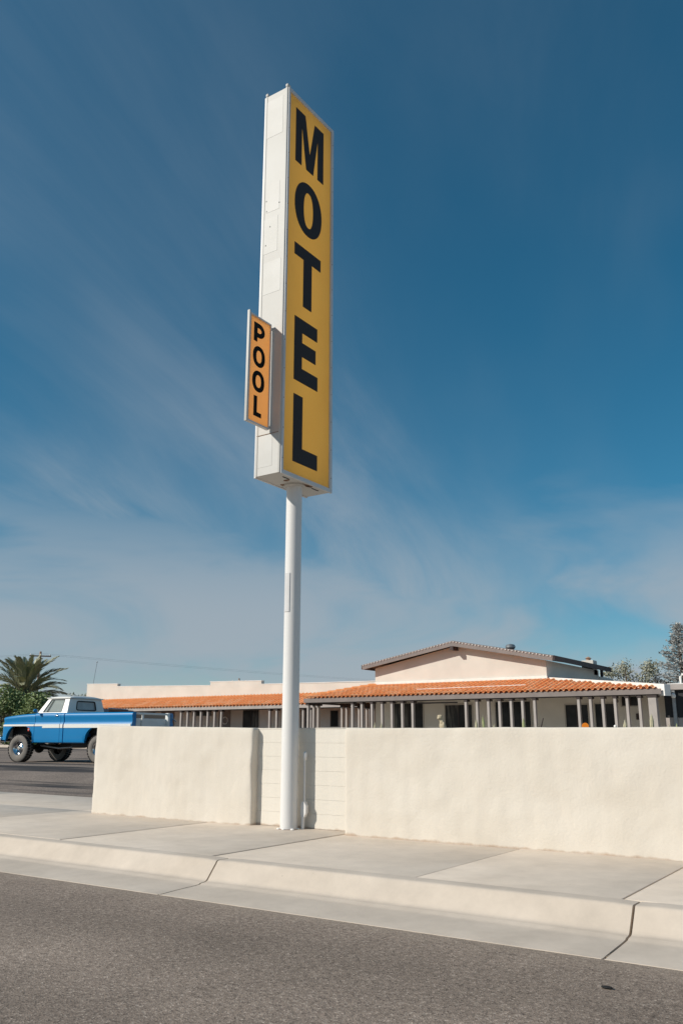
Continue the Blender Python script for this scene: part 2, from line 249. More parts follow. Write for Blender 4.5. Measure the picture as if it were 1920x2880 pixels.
# ------------------------------------------------------------------ mesh helpers
class MB:
    def __init__(s): s.v = []; s.f = []
    def add(s, vs, fs):
        o = len(s.v); s.v += [tuple(a) for a in vs]; s.f += [tuple(i+o for i in q) for q in fs]; return s
    def box(s, x0, x1, y0, y1, z0, z1):
        return s.add([(x0,y0,z0),(x1,y0,z0),(x1,y1,z0),(x0,y1,z0),(x0,y0,z1),(x1,y0,z1),(x1,y1,z1),(x0,y1,z1)],
                     [(0,3,2,1),(4,5,6,7),(0,1,5,4),(1,2,6,5),(2,3,7,6),(3,0,4,7)])
    def bbox(s, x0, x1, y0, y1, z0, z1, b=.01, seg=2):
        bm = bmesh.new(); bmesh.ops.create_cube(bm, size=1)
        for v in bm.verts: v.co = ((x0+x1)/2+v.co.x*(x1-x0), (y0+y1)/2+v.co.y*(y1-y0), (z0+z1)/2+v.co.z*(z1-z0))
        bmesh.ops.bevel(bm, geom=bm.edges[:], offset=b, segments=seg, affect='EDGES', profile=.5)
        bm.verts.index_update(); s.add([v.co for v in bm.verts], [[v.index for v in q.verts] for q in bm.faces]); bm.free(); return s
    def prism(s, poly, axis, a, b):
        """poly: 2D points; axis: which axis is extruded from a to b"""
        def P(p, t):
            if axis == 'x': return (t, p[0], p[1])
            if axis == 'y': return (p[0], t, p[1])
            return (p[0], p[1], t)
        n = len(poly); vs = [P(p, a) for p in poly]+[P(p, b) for p in poly]
        return s.add(vs, [tuple(range(n))[::-1], tuple(range(n, 2*n))]+[(i, (i+1) % n, n+(i+1) % n, n+i) for i in range(n)])
    def ring(s, outer, inner, axis, a, b):
        """frame between two loops with equal point count"""
        def P(p, t):
            if axis == 'x': return (t, p[0], p[1])
            if axis == 'y': return (p[0], t, p[1])
            return (p[0], p[1], t)
        n = len(outer); vs = [P(p, a) for p in outer]+[P(p, a) for p in inner]+[P(p, b) for p in outer]+[P(p, b) for p in inner]
        fs = []
        for i in range(n):
            j = (i+1) % n
            fs += [(i, n+i, n+j, j), (2*n+i, 2*n+j, 3*n+j, 3*n+i), (i, j, 2*n+j, 2*n+i), (n+i, 3*n+i, 3*n+j, n+j)]
        return s.add(vs, fs)
    def tube(s, pts, rad, n=8, cap=True):
        pts = [Vector(p) for p in pts]; rings = []
        rr = rad if isinstance(rad, (list, tuple)) else [rad]*len(pts)
        up = None
        for i, p in enumerate(pts):
            d = (pts[min(i+1, len(pts)-1)]-pts[max(i-1, 0)]).normalized()
            a = Vector((0, 0, 1)) if abs(d.z) < .95 else Vector((1, 0, 0))
            u = d.cross(a).normalized(); w = d.cross(u)
            rings.append([p+(u*math.cos(t)+w*math.sin(t))*rr[i] for t in [2*math.pi*k/n for k in range(n)]])
        vs = [q for r in rings for q in r]; fs = []
        for i in range(len(pts)-1):
            for k in range(n): fs.append((i*n+k, i*n+(k+1) % n, (i+1)*n+(k+1) % n, (i+1)*n+k))
        if cap: fs += [tuple(range(n)), tuple(range((len(pts)-1)*n, len(pts)*n))[::-1]]
        return s.add(vs, fs)
    def lathe(s, prof, c, axis='z', n=24):
        """prof: (radius, along) pairs"""
        vs = []; fs = []; c = Vector(c)
        for r, h in prof:
            for k in range(n):
                t = 2*math.pi*k/n; a, b = r*math.cos(t), r*math.sin(t)
                vs.append(c+(Vector((a, b, h)) if axis == 'z' else Vector((a, h, b)) if axis == 'y' else Vector((h, a, b))))
        for i in range(len(prof)-1):
            for k in range(n): fs.append((i*n+k, i*n+(k+1) % n, (i+1)*n+(k+1) % n, (i+1)*n+k))
        return s.add(vs, fs)
    def sphere(s, c, r, n=10, m=7, sq=(1, 1, 1)):
        pr = [(max(1e-4, math.sin(math.pi*i/m)), -math.cos(math.pi*i/m)) for i in range(m+1)]
        o = len(s.v); s.lathe(pr, (0, 0, 0), 'z', n)
        for i in range(o, len(s.v)):
            v = s.v[i]; s.v[i] = (c[0]+v[0]*r*sq[0], c[1]+v[1]*r*sq[1], c[2]+v[2]*r*sq[2])
        return s
    def mesh(s, name, m, smooth=None):
        me = bpy.data.meshes.new(name); me.from_pydata(s.v, [], s.f)
        bm = bmesh.new(); bm.from_mesh(me); bmesh.ops.recalc_face_normals(bm, faces=bm.faces[:]); bm.to_mesh(me); bm.free()
        me.materials.append(m)
        if smooth is not None:
            me.polygons.foreach_set('use_smooth', [True]*len(me.polygons)); me.set_sharp_from_angle(angle=R_(smooth))
        return me
    def build(s, name, m, parent=None, smooth=None, label=None):
        o = bpy.data.objects.new(name, s.mesh(name, m, smooth)); COL.objects.link(o)
        if parent is not None: o.parent = parent
        if label: o['label'] = label
        return o
def link(name, me, parent=None):
    o = bpy.data.objects.new(name, me); COL.objects.link(o)
    if parent is not None: o.parent = parent
    return o
def empty(name, loc=(0, 0, 0), rz=0):
    o = bpy.data.objects.new(name, None); COL.objects.link(o); o.location = loc; o.rotation_euler = (0, 0, rz); o.empty_display_size = .1; return o
def tag(o, label, cat, group=None):
    o['label'] = label; o['category'] = cat
    if group: o['group'] = group
    return o
def struct(o): o['kind'] = 'structure'; return o
def nz(x, y, z): return noise.noise(Vector((x, y, z)))

# ------------------------------------------------------------------ ground, road, kerb, sidewalk
def lot_z(x, y):
    def st(a, b, t): t = min(1, max(0, (t-a)/(b-a))); return t*t*(3-2*t)
    return .2+.30*st(10.8, 15.5, y)+.28*st(20, 28, y)
def ground():
    struct(MB().add([(-900,-600,-.12),(900,-600,-.12),(900,1500,-.12),(-900,1500,-.12)], [(0,1,2,3)]).build('ground', M['sand']))
    g = MB(); xs = [-900, -400, -150, -60, -30, -15, -5, 10, 60, 200, 900]; ys = [-500, -100, -30, -8, -2, 2, 5.53]
    vs = [(x, y, .0 if y > 1 else .035) for y in ys for x in xs]; n = len(xs)
    g.add(vs, [(j*n+i, j*n+i+1, (j+1)*n+i+1, (j+1)*n+i) for j in range(len(ys)-1) for i in range(n-1)])
    struct(g.build('road', M['road']))
    # lot behind sidewalk
    g = MB(); xs = [-900, -200, -90, -60, -45]+[-40+1.5*i for i in range(22)]+[0, 10, 60, 900]
    ys = [11.0+.6*i for i in range(10)]+[18+1.2*i for i in range(10)]+[32, 40, 60, 120, 400, 1400]
    n = len(xs); vs = [(x, y, lot_z(x, y)+.012*nz(x*.4, y*.4, 0)) for y in ys for x in xs]
    g.add(vs, [(j*n+i, j*n+i+1, (j+1)*n+i+1, (j+1)*n+i) for j in range(len(ys)-1) for i in range(n-1)])
    struct(g.build('parking_lot', M['lot'], smooth=40))
    # yard strip between wall and lot (behind the wall)
    struct(MB().box(-10.3, 60, 9.05, 11.05, -.05, .19).build('yard', M['sand']))
    g = MB(); xs = [-26, -12, -11, -10, -5, 0, 10, 40]; ys = [11.06+1.2*i for i in range(16)]+[29.99, 30.01, 34, 38, 45.9]; n = len(xs)
    g.add([(max(x, -12.5 if y < 30 else -26), y, lot_z(x, y)+.03) for y in ys for x in xs], [(j*n+i, j*n+i+1, (j+1)*n+i+1, (j+1)*n+i) for j in range(len(ys)-1) for i in range(n-1)])
    struct(g.build('bounce_courtyard', M['gravel'], smooth=40))  # unseen pale ground, added to bounce light into the porch
    # sidewalk: bedding + slabs
    base = struct(MB().box(-60, 60, 6.41, 8.98, -.1, .172).build('sidewalk', M['dirt']))
    js = [-19.3, -16.4, -13.6, -10.85, -8.05, -5.82, -3.62, -1.95, .3, 2.5, 4.7, 6.9, 9.1]
    xs = [-60, -40, -28]+js+[20, 40, 60]
    for i in range(len(xs)-1):
        a, b = xs[i], xs[i+1]; gp = .009 if abs(b+1.95) < .01 or abs(a+5.82) < .01 else .005
        m = MB().bbox(a+gp, b-gp, 6.425, 8.985, .06, .2, .010, 2)
        o = m.build('slab', M['walk'], base, 40)
        o.location.z = random.uniform(-.002, .002); o.rotation_euler = (random.uniform(-.0006, .0006), random.uniform(-.0006, .0006), 0)
    ap = struct(MB().box(-60, -10.36, 8.99, 11.02, -.1, .17).build('driveway_apron', M['dirt']))
    xa = [-60, -40, -28, -22, -19.3, -15.2, -10.85]
    for i in range(len(xa)-1):
        MB().bbox(xa[i]+.005, xa[i+1]-.005, 8.995, 11.02, .06, .201, .01, 2).build('slab', M['walk'], ap, 40)
    MB().bbox(-10.845, -10.40, 8.995, 11.02, .06, .2005, .01, 2).build('slab', M['walk'], ap, 40)
    # kerb with gutter: profile lofted along the street
    prof = [(6.42, -.05), (6.42, .1985), (6.28, .2), (6.262, .198), (6.248, .191), (6.240, .180), (6.19, .122), (6.14, .064), (6.128, .050), (6.112, .041), (6.09, .037), (6.045, .034), (6.03, .026), (5.97, .022), (5.75, .014), (5.55, .006), (5.53, .0035), (5.52, -.05)]
    kb = struct(MB().box(-60, 60, 5.6, 6.4, -.2, .0).build('kerb', M['dirt']))
    xk = [-60, -34, -20.8, -13.2, -5.60, -1.83, 1.95, 5.7, 9.5, 20, 40, 60]
    for i in range(len(xk)-1):
        a, b = xk[i], xk[i+1]; m = MB()
        n = max(4, int((b-a)/.15)); st = []
        for k in range(n+1):
            t = k/n; x = a+(b-a)*t
            e = min(k, n-k); inset = .006 if e == 0 else 0
            x = x+(.009 if k == 0 else -.009 if k == n else 0)
            wy = .006*nz(x*.5, 3.3, 0); wz = .003*nz(x*.8, 7.1, 0)
            st.append([(x, y+(wy if 6.0 < y < 6.24 else .0)-(.004*nz(x*6, 9, 1) if y < 5.54 else 0), z-inset*(z > .005)+(wz if .02 < z < .19 else 0)) for y, z in prof])
        vs = [p for r in st for p in r]; q = len(prof)
        fs = [(k*q+j, k*q+j+1, (k+1)*q+j+1, (k+1)*q+j) for k in range(n) for j in range(q-1)]+[tuple(range(q)), tuple(range(n*q, (n+1)*q))]
        m.add(vs, fs).build('kerb_section', M['kerb'], kb, 50)
    tag(MB().sphere((0, 0, 0), .026, 9, 6, (1.3, .7, .25)).build('dark_pebble', M['dark']), 'small dark flattened lump lying on the asphalt at lower right', 'debris').location = (-1.62, 4.93, .008)
ground()

# ------------------------------------------------------------------ street wall
def stucco_wall(name, x0, x1, yf, th, z0, ztop, m, seed, cell=.055, amp=.011, topf=None):
    """closed wall with rounded arrises and trowelled, lumpy faces"""
    zt = ztop; r = .02
    sec = []
    nzv = int((zt-z0)/cell)
    for i in range(nzv): sec.append((yf, z0+(zt-r-z0)*i/nzv))
    for i in range(5): a = math.pi/2*i/4; sec.append((yf+r-r*math.cos(a), zt-r+r*math.sin(a)))
    for i in range(5): a = math.pi/2*i/4; sec.append((yf+th-r+r*math.sin(a), zt-r+r*math.cos(a)))
    for i in range(nzv): sec.append((yf+th, zt-r-(zt-r-z0)*(i+1)/nzv))
    q = len(sec); cy = yf+th/2
    xs = [x0, x0+.006, x0+.018, x0+.035]; n = int((x1-x0-.07)/cell)
    xs += [x0+.035+(x1-x0-.07)*(i+1)/n for i in range(n-1)]+[x1-.035, x1-.018, x1-.006, x1]
    ins = {0: .03, 1: .014, 2: .004}
    vs = []
    for k, x in enumerate(xs):
        e = min(k, len(xs)-1-k); d = ins.get(e, 0)
        for (y, z) in sec:
            s = seed
            h = amp*(nz(x*2.3+s, z*2.3, 1)+.7*nz(x*5.5, z*5.5, s)+.45*nz(x*13, z*13, s+3)+.25*nz(x*29, z*29, s))
            yy = y+(d if y < cy else -d)+(h if y < cy else -h); zz = z-(d*.9 if z > zt-.04 else 0)+.55*amp*(nz(x*1.5, s, 5)+.6*nz(x*5, s, 2))*(z > zt-.2)+(topf(x)*(z-z0)/(zt-z0) if topf else 0)
            vs.append((x+amp*.8*nz(z*4, y*3, s+9)*(e < 4), yy, zz))
    N_ = len(xs)
    fs = [(k*q+j, k*q+j+1, (k+1)*q+j+1, (k+1)*q+j) for k in range(N_-1) for j in range(q-1)]
    fs += [tuple(range(q)), tuple(range((N_-1)*q, N_*q)), ]
    o = MB().add(vs, fs).build(name, m, None, 45)
    return o
def walls():
    tag(stucco_wall('stucco_wall', -10.37, -7.325, 8.775, .20, .175, 1.405, M['stucco'], 3.1, topf=lambda x: .042*(-7.325-x)/3.05), 'shorter cream stucco wall section between driveway and sign pole', 'wall')
    tag(stucco_wall('stucco_wall', -5.77, 9.0, 8.605, .20, .175, 1.392, M['stucco'], 8.7), 'long cream stucco wall running from sign pole to right picture edge', 'wall')
    w = tag(empty('block_wall', (-6.55, 9.0, .19)), 'recessed painted block panel with visible courses behind sign pole', 'wall')
    core = MB().box(-.80, .80, -.085, .10, -.01, 1.195).build('mortar', M['block'], w)
    # courses of painted blocks, joints slightly recessed
    z = 0.012; hs = [.172, .167, .17, .168, .169, .17, .17]; k = 0
    for r, h in enumerate(hs):
        off = (.2 if r % 2 else 0)
        xs = [-.80, -.25+off*.6, .80]
        for i in range(len(xs)-1):
            j = .0005*(r % 3)
            b = MB().bbox(xs[i]+.0002, xs[i+1]-.0002, -.100+j, -.02, z+.0006, z+h-.0006, .0010, 1)
            b.build('block', M['block'], w, 40)
        z += h
    MB().bbox(-.80, .80, -.104, .11, z+.001, z+.014, .005, 2).build('cap', M['block'], w, 40)
    MB().box(-.80, .80, -.112, -.02, -.012, .010).build('rust_line', M['rust'], w)
walls()

# ------------------------------------------------------------------ motel sign
def ellipse(cx, cy, a, b, n=40, p=2.0):
    out = []
    for i in range(n):
        t = 2*math.pi*i/n; c, s = math.cos(t), math.sin(t)
        out.append((cx+a*math.copysign(abs(c)**(2/p), c), cy+b*math.copysign(abs(s)**(2/p), s)))
    return out
def letter(ch, poly, x0, x1, m, parent):
    o = MB().prism(poly, 'x', x0, x1).build('letter', m, parent); o['label'] = 'letter '+ch; return o
def ring_letter(ch, out, inn, x0, x1, m, parent):
    o = MB().ring(out, inn, 'x', x0, x1).build('letter', m, parent); o['label'] = 'letter '+ch; return o
def sign():
    s = tag(empty('motel_sign', (-6.66, 8.69, .2)), 'tall MOTEL pylon sign, ochre face with dark letters on white pole', 'sign')
    def loc(o):   # parts are written in world coordinates
        o.parent = s; o.matrix_parent_inverse = Matrix.Translation((-6.66, 8.69, .2)).inverted(); return o
    X0, X1, Y0, Y1, Z0, Z1 = -6.87, -6.435, 8.12, 9.27, 4.59, 10.52
    # pole: slightly tapered tube with weld collars
    pr = [(.1065, .19), (.1065, 1.6), (.106, 3.0), (.1055, 4.58)]
    loc(MB().lathe(pr, (-6.668, 8.722, 0), 'z', 48).build('pole', M['pole'], None, 40))
    for k in range(9):
        a = k*.9+.3; rr = random.uniform(.10, .14)
        loc(MB().sphere((-6.668+rr*math.cos(a), 8.722+rr*math.sin(a), .205), random.uniform(.010, .024), 7, 5, (1.2, 1.0, .6)).build('grout_lump', M['coping'], None, 50))
    loc(MB().lathe([(.108, .205), (.122, .203), (.135, .198)], (-6.668, 8.722, 0), 'z', 32).build('rust_ring', M['rust']))
    # handhole cover plate strapped to the pole, bent to its curve
    m = MB(); n = 8; vs = []
    for z in (2.86, 3.37):
        for r in (.1068, .1135):
            for k in range(n+1):
                a = R_(-122)+R_(48)*k/n; vs.append((-6.668+r*math.cos(a), 8.722+r*math.sin(a), z))
    q = n+1
    for k in range(n): m.f += [(q+k, q+k+1, 3*q+k+1, 3*q+k), (k, k+1, q+k+1, q+k), (2*q+k, 2*q+k+1, 3*q+k+1, 3*q+k)]
    m.f += [(0, q, 3*q, 2*q), (n, q+n, 3*q+n, 2*q+n)]; m.v = vs
    loc(m.build('cover_plate', M['frame'], None, 40, 'grey cover plate on the pole'))
    # cabinet
    loc(MB().ring([(Y0, Z0), (Y1, Z0), (Y1, Z1), (Y0, Z1)], [(Y0+.012, Z0+.012), (Y1-.012, Z0+.012), (Y1-.012, Z1-.012), (Y0+.012, Z1-.012)], 'x', X0+.012, X1-.030).build('cabinet', M['white_metal'], None))
    # white side trim edges and top lugs
    for x in (X0+.012, X1-.05):
        loc(MB().bbox(x-.002, x+.034, Y0-.005, Y0+.03, Z0-.004, Z1+.012, .006, 2).build('corner_trim', M['white_metal'], None, 40))
        loc(MB().bbox(x-.004, x+.042, Y0-.010, Y0+.07, Z1+.013, Z1+.062, .012, 2).build('lifting_lug', M['white_metal'], None, 40))
    # patches on the street-side face, each a thin riveted sheet
    for (xa, xb, za, zb) in [(-6.83, -6.53, 9.78, 10.42), (-6.80, -6.56, 8.52, 8.98), (-6.83, -6.58, 7.86, 8.42), (-6.82, -6.51, 7.22, 7.72), (-6.82, -6.585, 4.70, 5.14)]:
        p = loc(MB().bbox(xa, xb, Y0-.0022, Y0+.01, za, zb, .0010, 1).build('patch_panel', M['patch'], None))
        p.rotation_euler = (0, 0, 0)
    for (x, z) in [(-6.80, 8.72), (-6.565, 8.62), (-6.79, 8.55), (-6.72, 8.28), (-6.79, 8.0)]:
        loc(MB().sphere((x, Y0-.005, z), .011, 8, 5, (1, .5, 1)).build('rivet', M['patch'], None, 60))
    loc(MB().box(X0+.02, X1-.05, Y0-.006, Y0+.003, 5.145, 5.152).build('seam', M['rust']))
    for (sx, x, xo) in ((1, X1-.030, 1), (-1, X0+.012, -1)):
        xa, xb = (x, x+.030) if xo > 0 else (x-.030, x)
        fo = [(Y0+.012, Z0-.01), (Y1+.012, Z0-.01), (Y1+.012, Z1+.015), (Y0+.012, Z1+.015)]
        fi = [(Y0+.055, Z0+.045), (Y1-.045, Z0+.045), (Y1-.045, Z1-.045), (Y0+.055, Z1-.045)]
        fr = loc(MB().ring(fo, fi, 'x', xa, xb).build('face_frame', M['frame']))
        scs = MB()
        for i in range(14):
            z = Z0+.2+i*.42
            for y in (Y0+.033, Y1-.016): scs.sphere(((xb if xo > 0 else xa), y, z), .007, 6, 4)
        c = scs.build('screws', M['rust'], None, 60); c.parent = fr; c['kind'] = 'stuff'
        pa = (xa+.001, xa+.014) if xo > 0 else (xb-.014, xb-.001)
        xm = sum(pa)/2; loc(MB().add([(xm, Y0+.045, Z0+.035), (xm, Y1-.035, Z0+.035), (xm, Y1-.035, Z1-.035), (xm, Y0+.045, Z1-.035)], [(0,1,2,3)]).build('face_panel', M['yellow']))
    lx0, lx1 = X1-.0222, X1-.0175
    L = lambda ch, p: loc(letter(ch, p, lx0, lx1, M['navy'], None))
    L('M', [(8.335,9.41),(8.335,10.32),(8.565,10.32),(8.685,9.70),(8.805,10.32),(9.035,10.32),(9.035,9.41),(8.885,9.41),(8.885,10.09),(8.775,9.41),(8.60,9.41),(8.485,10.09),(8.485,9.41)][::-1])
    loc(ring_letter('O', ellipse(8.67, 8.75, .33, .435, 44, 2.15), ellipse(8.67, 8.745, .115, .29, 44, 2.3), lx0, lx1, M['navy'], None))
    L('T', [(8.355,8.08),(8.985,8.08),(8.985,7.89),(8.77,7.89),(8.77,7.15),(8.57,7.15),(8.57,7.89),(8.355,7.89)])
    L('E', [(8.385,6.94),(8.92,6.94),(8.92,6.735),(8.565,6.735),(8.565,6.585),(8.885,6.585),(8.885,6.375),(8.565,6.375),(8.565,6.195),(8.935,6.195),(8.935,5.985),(8.385,5.985)])
    L('L', [(8.39,5.78),(8.595,5.78),(8.595,5.035),(8.945,5.035),(8.945,4.815),(8.39,4.815)])
    # bottom pan with slots and rust where the pole enters
    loc(MB().lathe([(.106, 0), (.15, 0), (.15, -.02), (.106, -.025)], (-6.668, 8.722, Z0-.002), 'z', 32).build('pole_collar', M['white_metal'], None, 40))
    for (xa, xb, ya, yb) in [(-6.55, -6.535, 8.30, 8.44), (-6.55, -6.535, 8.95, 9.10)]:
        loc(MB().box(xa, xb, ya, yb, Z0-.006, Z0+.01).build('vent_slot', M['dark'], None))
    for (cx, cy, a, b_) in [(-6.54, 8.79, .05, .075), (-6.52, 8.87, .035, .05), (-6.78, 8.62, .04, .06), (-6.6, 8.47, .05, .03)]:
        po = [(cx+a*(1+.35*random.uniform(-1, 1))*math.cos(t), cy+b_*(1+.35*random.uniform(-1, 1))*math.sin(t)) for t in [2*math.pi*k/12 for k in range(12)]]
        loc(MB().prism(po, 'z', Z0-.004, Z0+.004).build('rust_stain', M['rust']))
    # ---- POOL box hung on the street-side face
    p = tag(empty('pool_sign', (-6.66, 8.10, 5.2)), 'small orange POOL sign box hung on side of pylon sign', 'sign')
    def lp(o): o.parent = p; o.matrix_parent_inverse = Matrix.Translation((-6.66, 8.10, 5.2)).inverted(); return o
    px0, px1, py0, py1, pz0, pz1 = -6.650, -6.612, 7.635, 8.075, 5.185, 6.705
    lp(MB().ring([(py0, pz0), (py1, pz0), (py1, pz1), (py0, pz1)], [(py0+.008, pz0+.008), (py1-.008, pz0+.008), (py1-.008, pz1-.008), (py0+.008, pz1-.008)], 'x', px0+.0101, px1-.0201).build('cabinet', M['white_metal'], None))
    lp(MB().bbox(px0+.011, px1-.0205, py1-.01, Y0+.004, pz0+.03, pz0+.07, .004, 1).build('bracket', M['white_metal']))
    lp(MB().bbox(px0+.011, px1-.0205, py1-.01, Y0+.004, pz1-.07, pz1-.03, .004, 1).build('bracket', M['white_metal']))
    lp(MB().bbox(px0-.002, px1+.001, py0-.012, py0+.014, pz0-.01, pz1+.03, .005, 2).build('edge_trim', M['white_metal'], None, 40))
    for sx in (1, -1):
        xa, xb = (px1-.02, px1) if sx > 0 else (px0-.01, px0+.01)
        fo = [(py0+.0145, pz0), (py1+.008, pz0), (py1+.008, pz1), (py0+.0145, pz1)]; fi = [(py0+.024, pz0+.022), (py1-.008, pz0+.022), (py1-.008, pz1-.022), (py0+.024, pz1-.022)]
        lp(MB().ring(fo, fi, 'x', xa, xb).build('face_frame', M['frame']))
        pa = (xa+.002, xa+.010) if sx > 0 else (xb-.010, xb-.002)
        xm = sum(pa)/2; lp(MB().add([(xm, py0+.018, pz0+.015), (xm, py1-.003, pz0+.015), (xm, py1-.003, pz1-.015), (xm, py0+.018, pz1-.015)], [(0,1,2,3)]).build('face_panel', M['orange']))
    a, b = px1-.0138, px1-.0095
    pl = []   # P as two strokes joined: outline with bowl
    bowl = [(7.84+.115*math.sin(t)+.0, 6.508+.102*math.cos(t)) for t in [math.pi*k/14 for k in range(15)]]
    bin_ = [(7.845+.045*math.sin(t), 6.508+.036*math.cos(t)) for t in [math.pi*k/14 for k in range(15)]]
    out = [(7.735, 6.34), (7.735, 6.61)]+bowl+[(7.805, 6.406), (7.805, 6.34)]
    o = MB(); o.prism([(7.735, 6.34), (7.805, 6.34), (7.805, 6.61), (7.735, 6.61)], 'x', a, b)
    n = 15; vs = [(t, *q) for t in (a, b) for L_ in (bowl, bin_) for q in L_]
    fs = []
    for i in range(n-1): fs += [(i, i+1, n+i+1, n+i), (2*n+i, 3*n+i, 3*n+i+1, 2*n+i+1), (i, 2*n+i, 2*n+i+1, i+1), (n+i, n+i+1, 3*n+i+1, 3*n+i)]
    o.add(vs, fs)
    for (z0, z1) in ((6.544, 6.61), (6.406, 6.472)): o.prism([(7.804, z0), (7.8405, z0), (7.8405, z1), (7.804, z1)], 'x', a+.0003, b-.0003)
    P = lp(o.build('letter', M['black'])); P['label'] = 'letter P'
    for zc in (6.137, 5.787): lp(ring_letter('O', ellipse(7.85, zc, .122, .148, 32, 2.2), ellipse(7.85, zc, .056, .088, 32, 2.3), a, b, M['black'], None))
    lp(letter('L', [(7.77,5.575),(7.835,5.575),(7.835,5.355),(7.925,5.355),(7.925,5.295),(7.77,5.295)], a, b, M['black'], None))
    # conduit riser beside the pole
    c = tag(empty('conduit_riser', (-6.47, 8.80, .2)), 'white painted conduit riser with box standing right of sign pole', 'conduit')
    def lc(o): o.parent = c; o.matrix_parent_inverse = Matrix.Translation((-6.47, 8.80, .2)).inverted(); return o
    cx, cy = -6.50, 8.81
    lc(MB().tube([(cx-.01, cy, .19), (cx-.005, cy, .36), (cx, cy, .5), (cx, cy, 1.04)], .013, 10).build('pipe', M['pole'], None, 50))
    lc(MB().lathe([(.001, 1.115), (.018, 1.11), (.025, 1.085), (.024, 1.05), (.019, 1.02), (.013, 1.015)], (cx+.003, cy, 0), 'z', 14).build('pipe_cap', M['pole'], None, 60))
    lc(MB().prism([(cx-.040, .37), (cx-.022, .34), (cx+.014, .34), (cx+.040, .39), (cx+.040, .475), (cx+.010, .525), (cx-.022, .52), (cx-.034, .49)], 'y', cy-.025, cy+.025).build('junction_box', M['pole']))
    lc(MB().tube([(cx-.015, cy-.01, .19), (cx-.012, cy-.01, .35)], .020, 10).build('conduit_sleeve', M['pole'], None, 50))
sign()
#MORE#
# ------------------------------------------------------------------ motel buildings
def tile_mesh(name, w, l, m, seg=9):
    """one roll tile: barrel and pan, thick, open at the lower end; u across, v up the slope"""
    mb = MB(); r = w*.34; t = .016; up = []
    for i in range(seg+1):
        a = math.pi*(1-i/seg); up.append((r+r*math.cos(a)-w/2+.0, .012+r*.95*math.sin(a)))
    up += [(w/2-.03, .004), (w/2+.012, .016)]
    n = len(up); vs = []
    for (v, dz, sc) in ((0, .030, 1.0), (l, 0, .93)):
        for k in (0, -t):
            for (u, h) in up: vs.append((u*sc, v, h*sc+dz+k))
    fs = []
    for i in range(n-1):
        fs += [(i, i+1, 2*n+i+1, 2*n+i), (n+i, 3*n+i, 3*n+i+1, n+i+1), (i, n+i, n+i+1, i+1)]
    mb.add(vs, fs)
    return mb.mesh(name, m, 50)
def lay_tiles(parent, P0, up, run, count, w, expo, rows, keep, matset, seedn, limit=300):
    """P0: eave start; +x runs along the eave; up: unit vector up the slope"""
    random.seed(seedn)
    vX = Vector((1, 0, 0)); nrm = vX.cross(up).normalized()
    base = Matrix((vX, up, nrm)).transposed().to_4x4()
    mes = [tile_mesh('roof_tile', w, expo+.07, mm) for mm in matset]
    spots = []
    for r in range(rows):
        for c in range(count):
            p = P0+vX*(w*(c+.5))+up*(expo*r-.03)
            q = p+up*expo*.5
            if keep(q.x, q.y): spots.append((r, p))
    spots.sort(key=lambda s: (s[0], s[1].length))
    big = MB(); src = mes[0]
    for i, (r, p) in enumerate(spots):
        j = Matrix.Rotation(random.uniform(-.02, .02), 4, 'Z') @ Matrix.Rotation(random.uniform(-.012, .012), 4, 'X')
        mw = Matrix.Translation(p+nrm*(.006+random.uniform(0, .006))) @ base @ j
        if i < limit:
            o = link('roof_tile', mes[0 if random.random() < .6 else 1], parent); o.matrix_world = mw
            o.matrix_parent_inverse = Matrix(); o.matrix_local = parent_inv(parent) @ mw
        else:
            big.add([mw @ v.co for v in src.vertices], [tuple(f.vertices) for f in src.polygons])
    if big.v:
        o = big.build('roof_tiles', matset[0], parent, 50); o['kind'] = 'stuff'; o.matrix_local = parent_inv(parent)
def parent_inv(o):
    m = Matrix()
    chain = []
    while o is not None: chain.append(Matrix.LocRotScale(o.location, o.rotation_euler, o.scale)); o = o.parent
    for c in reversed(chain): m = m @ c
    return m.inverted()
def hip_caps(parent, A, B, n, m, r=.11):
    A, B = Vector(A), Vector(B); d = (B-A).normalized(); L_ = (B-A).length
    for i in range(n):
        a = A+d*(L_*i/n); mb = MB(); vs = []; k = 8; up = Vector((0, 0, 1)); s = d.cross(up).normalized()
        for (t, rr, lift) in ((0, r, .035), (L_/n+.06, r*.86, .0)):
            for th in (0, -.016):
                for q in range(k+1):
                    ang = math.pi*q/k; vs.append(a+d*t+s*((rr+th)*math.cos(ang))+up*((rr+th)*math.sin(ang)+lift))
        e = k+1; fs = []
        for q in range(k): fs += [(q, q+1, 2*e+q+1, 2*e+q), (e+q, 3*e+q, 3*e+q+1, e+q+1), (q, e+q, e+q+1, q+1)]
        o = mb.add(vs, fs).build('hip_tile', m, parent, 50); o.matrix_local = parent_inv(parent)
def window(parent, inv, x0, x1, z0, z1, y, mull=1, fr=.05, light=False):
    f = MB().ring([(x0-fr, z0-fr), (x1+fr, z0-fr), (x1+fr, z1+fr), (x0-fr, z1+fr)], [(x0, z0), (x1, z0), (x1, z1), (x0, z1)], 'y', y-.045, y-.001)
    o = f.build('window', M['wframe'], parent); o.matrix_local = inv
    w = (x1-x0)/mull
    for i in range(mull):
        a, b = x0+w*i+(.02 if i else 0), x0+w*(i+1)-(.02 if i < mull-1 else 0)
        MB().box(a+.001, b-.001, y-.020-.008*(i % 2), y-.006, z0+.001, z1-.001).build('pane', M['glass' if (int(x0*7)+i) % 3 else 'glass2'], o)
        if i: MB().box(x0+w*i-.019, x0+w*i+.019, y-.04, y-.006, z0+.001, z1-.001).build('mullion', M['brown'], o)
    return o
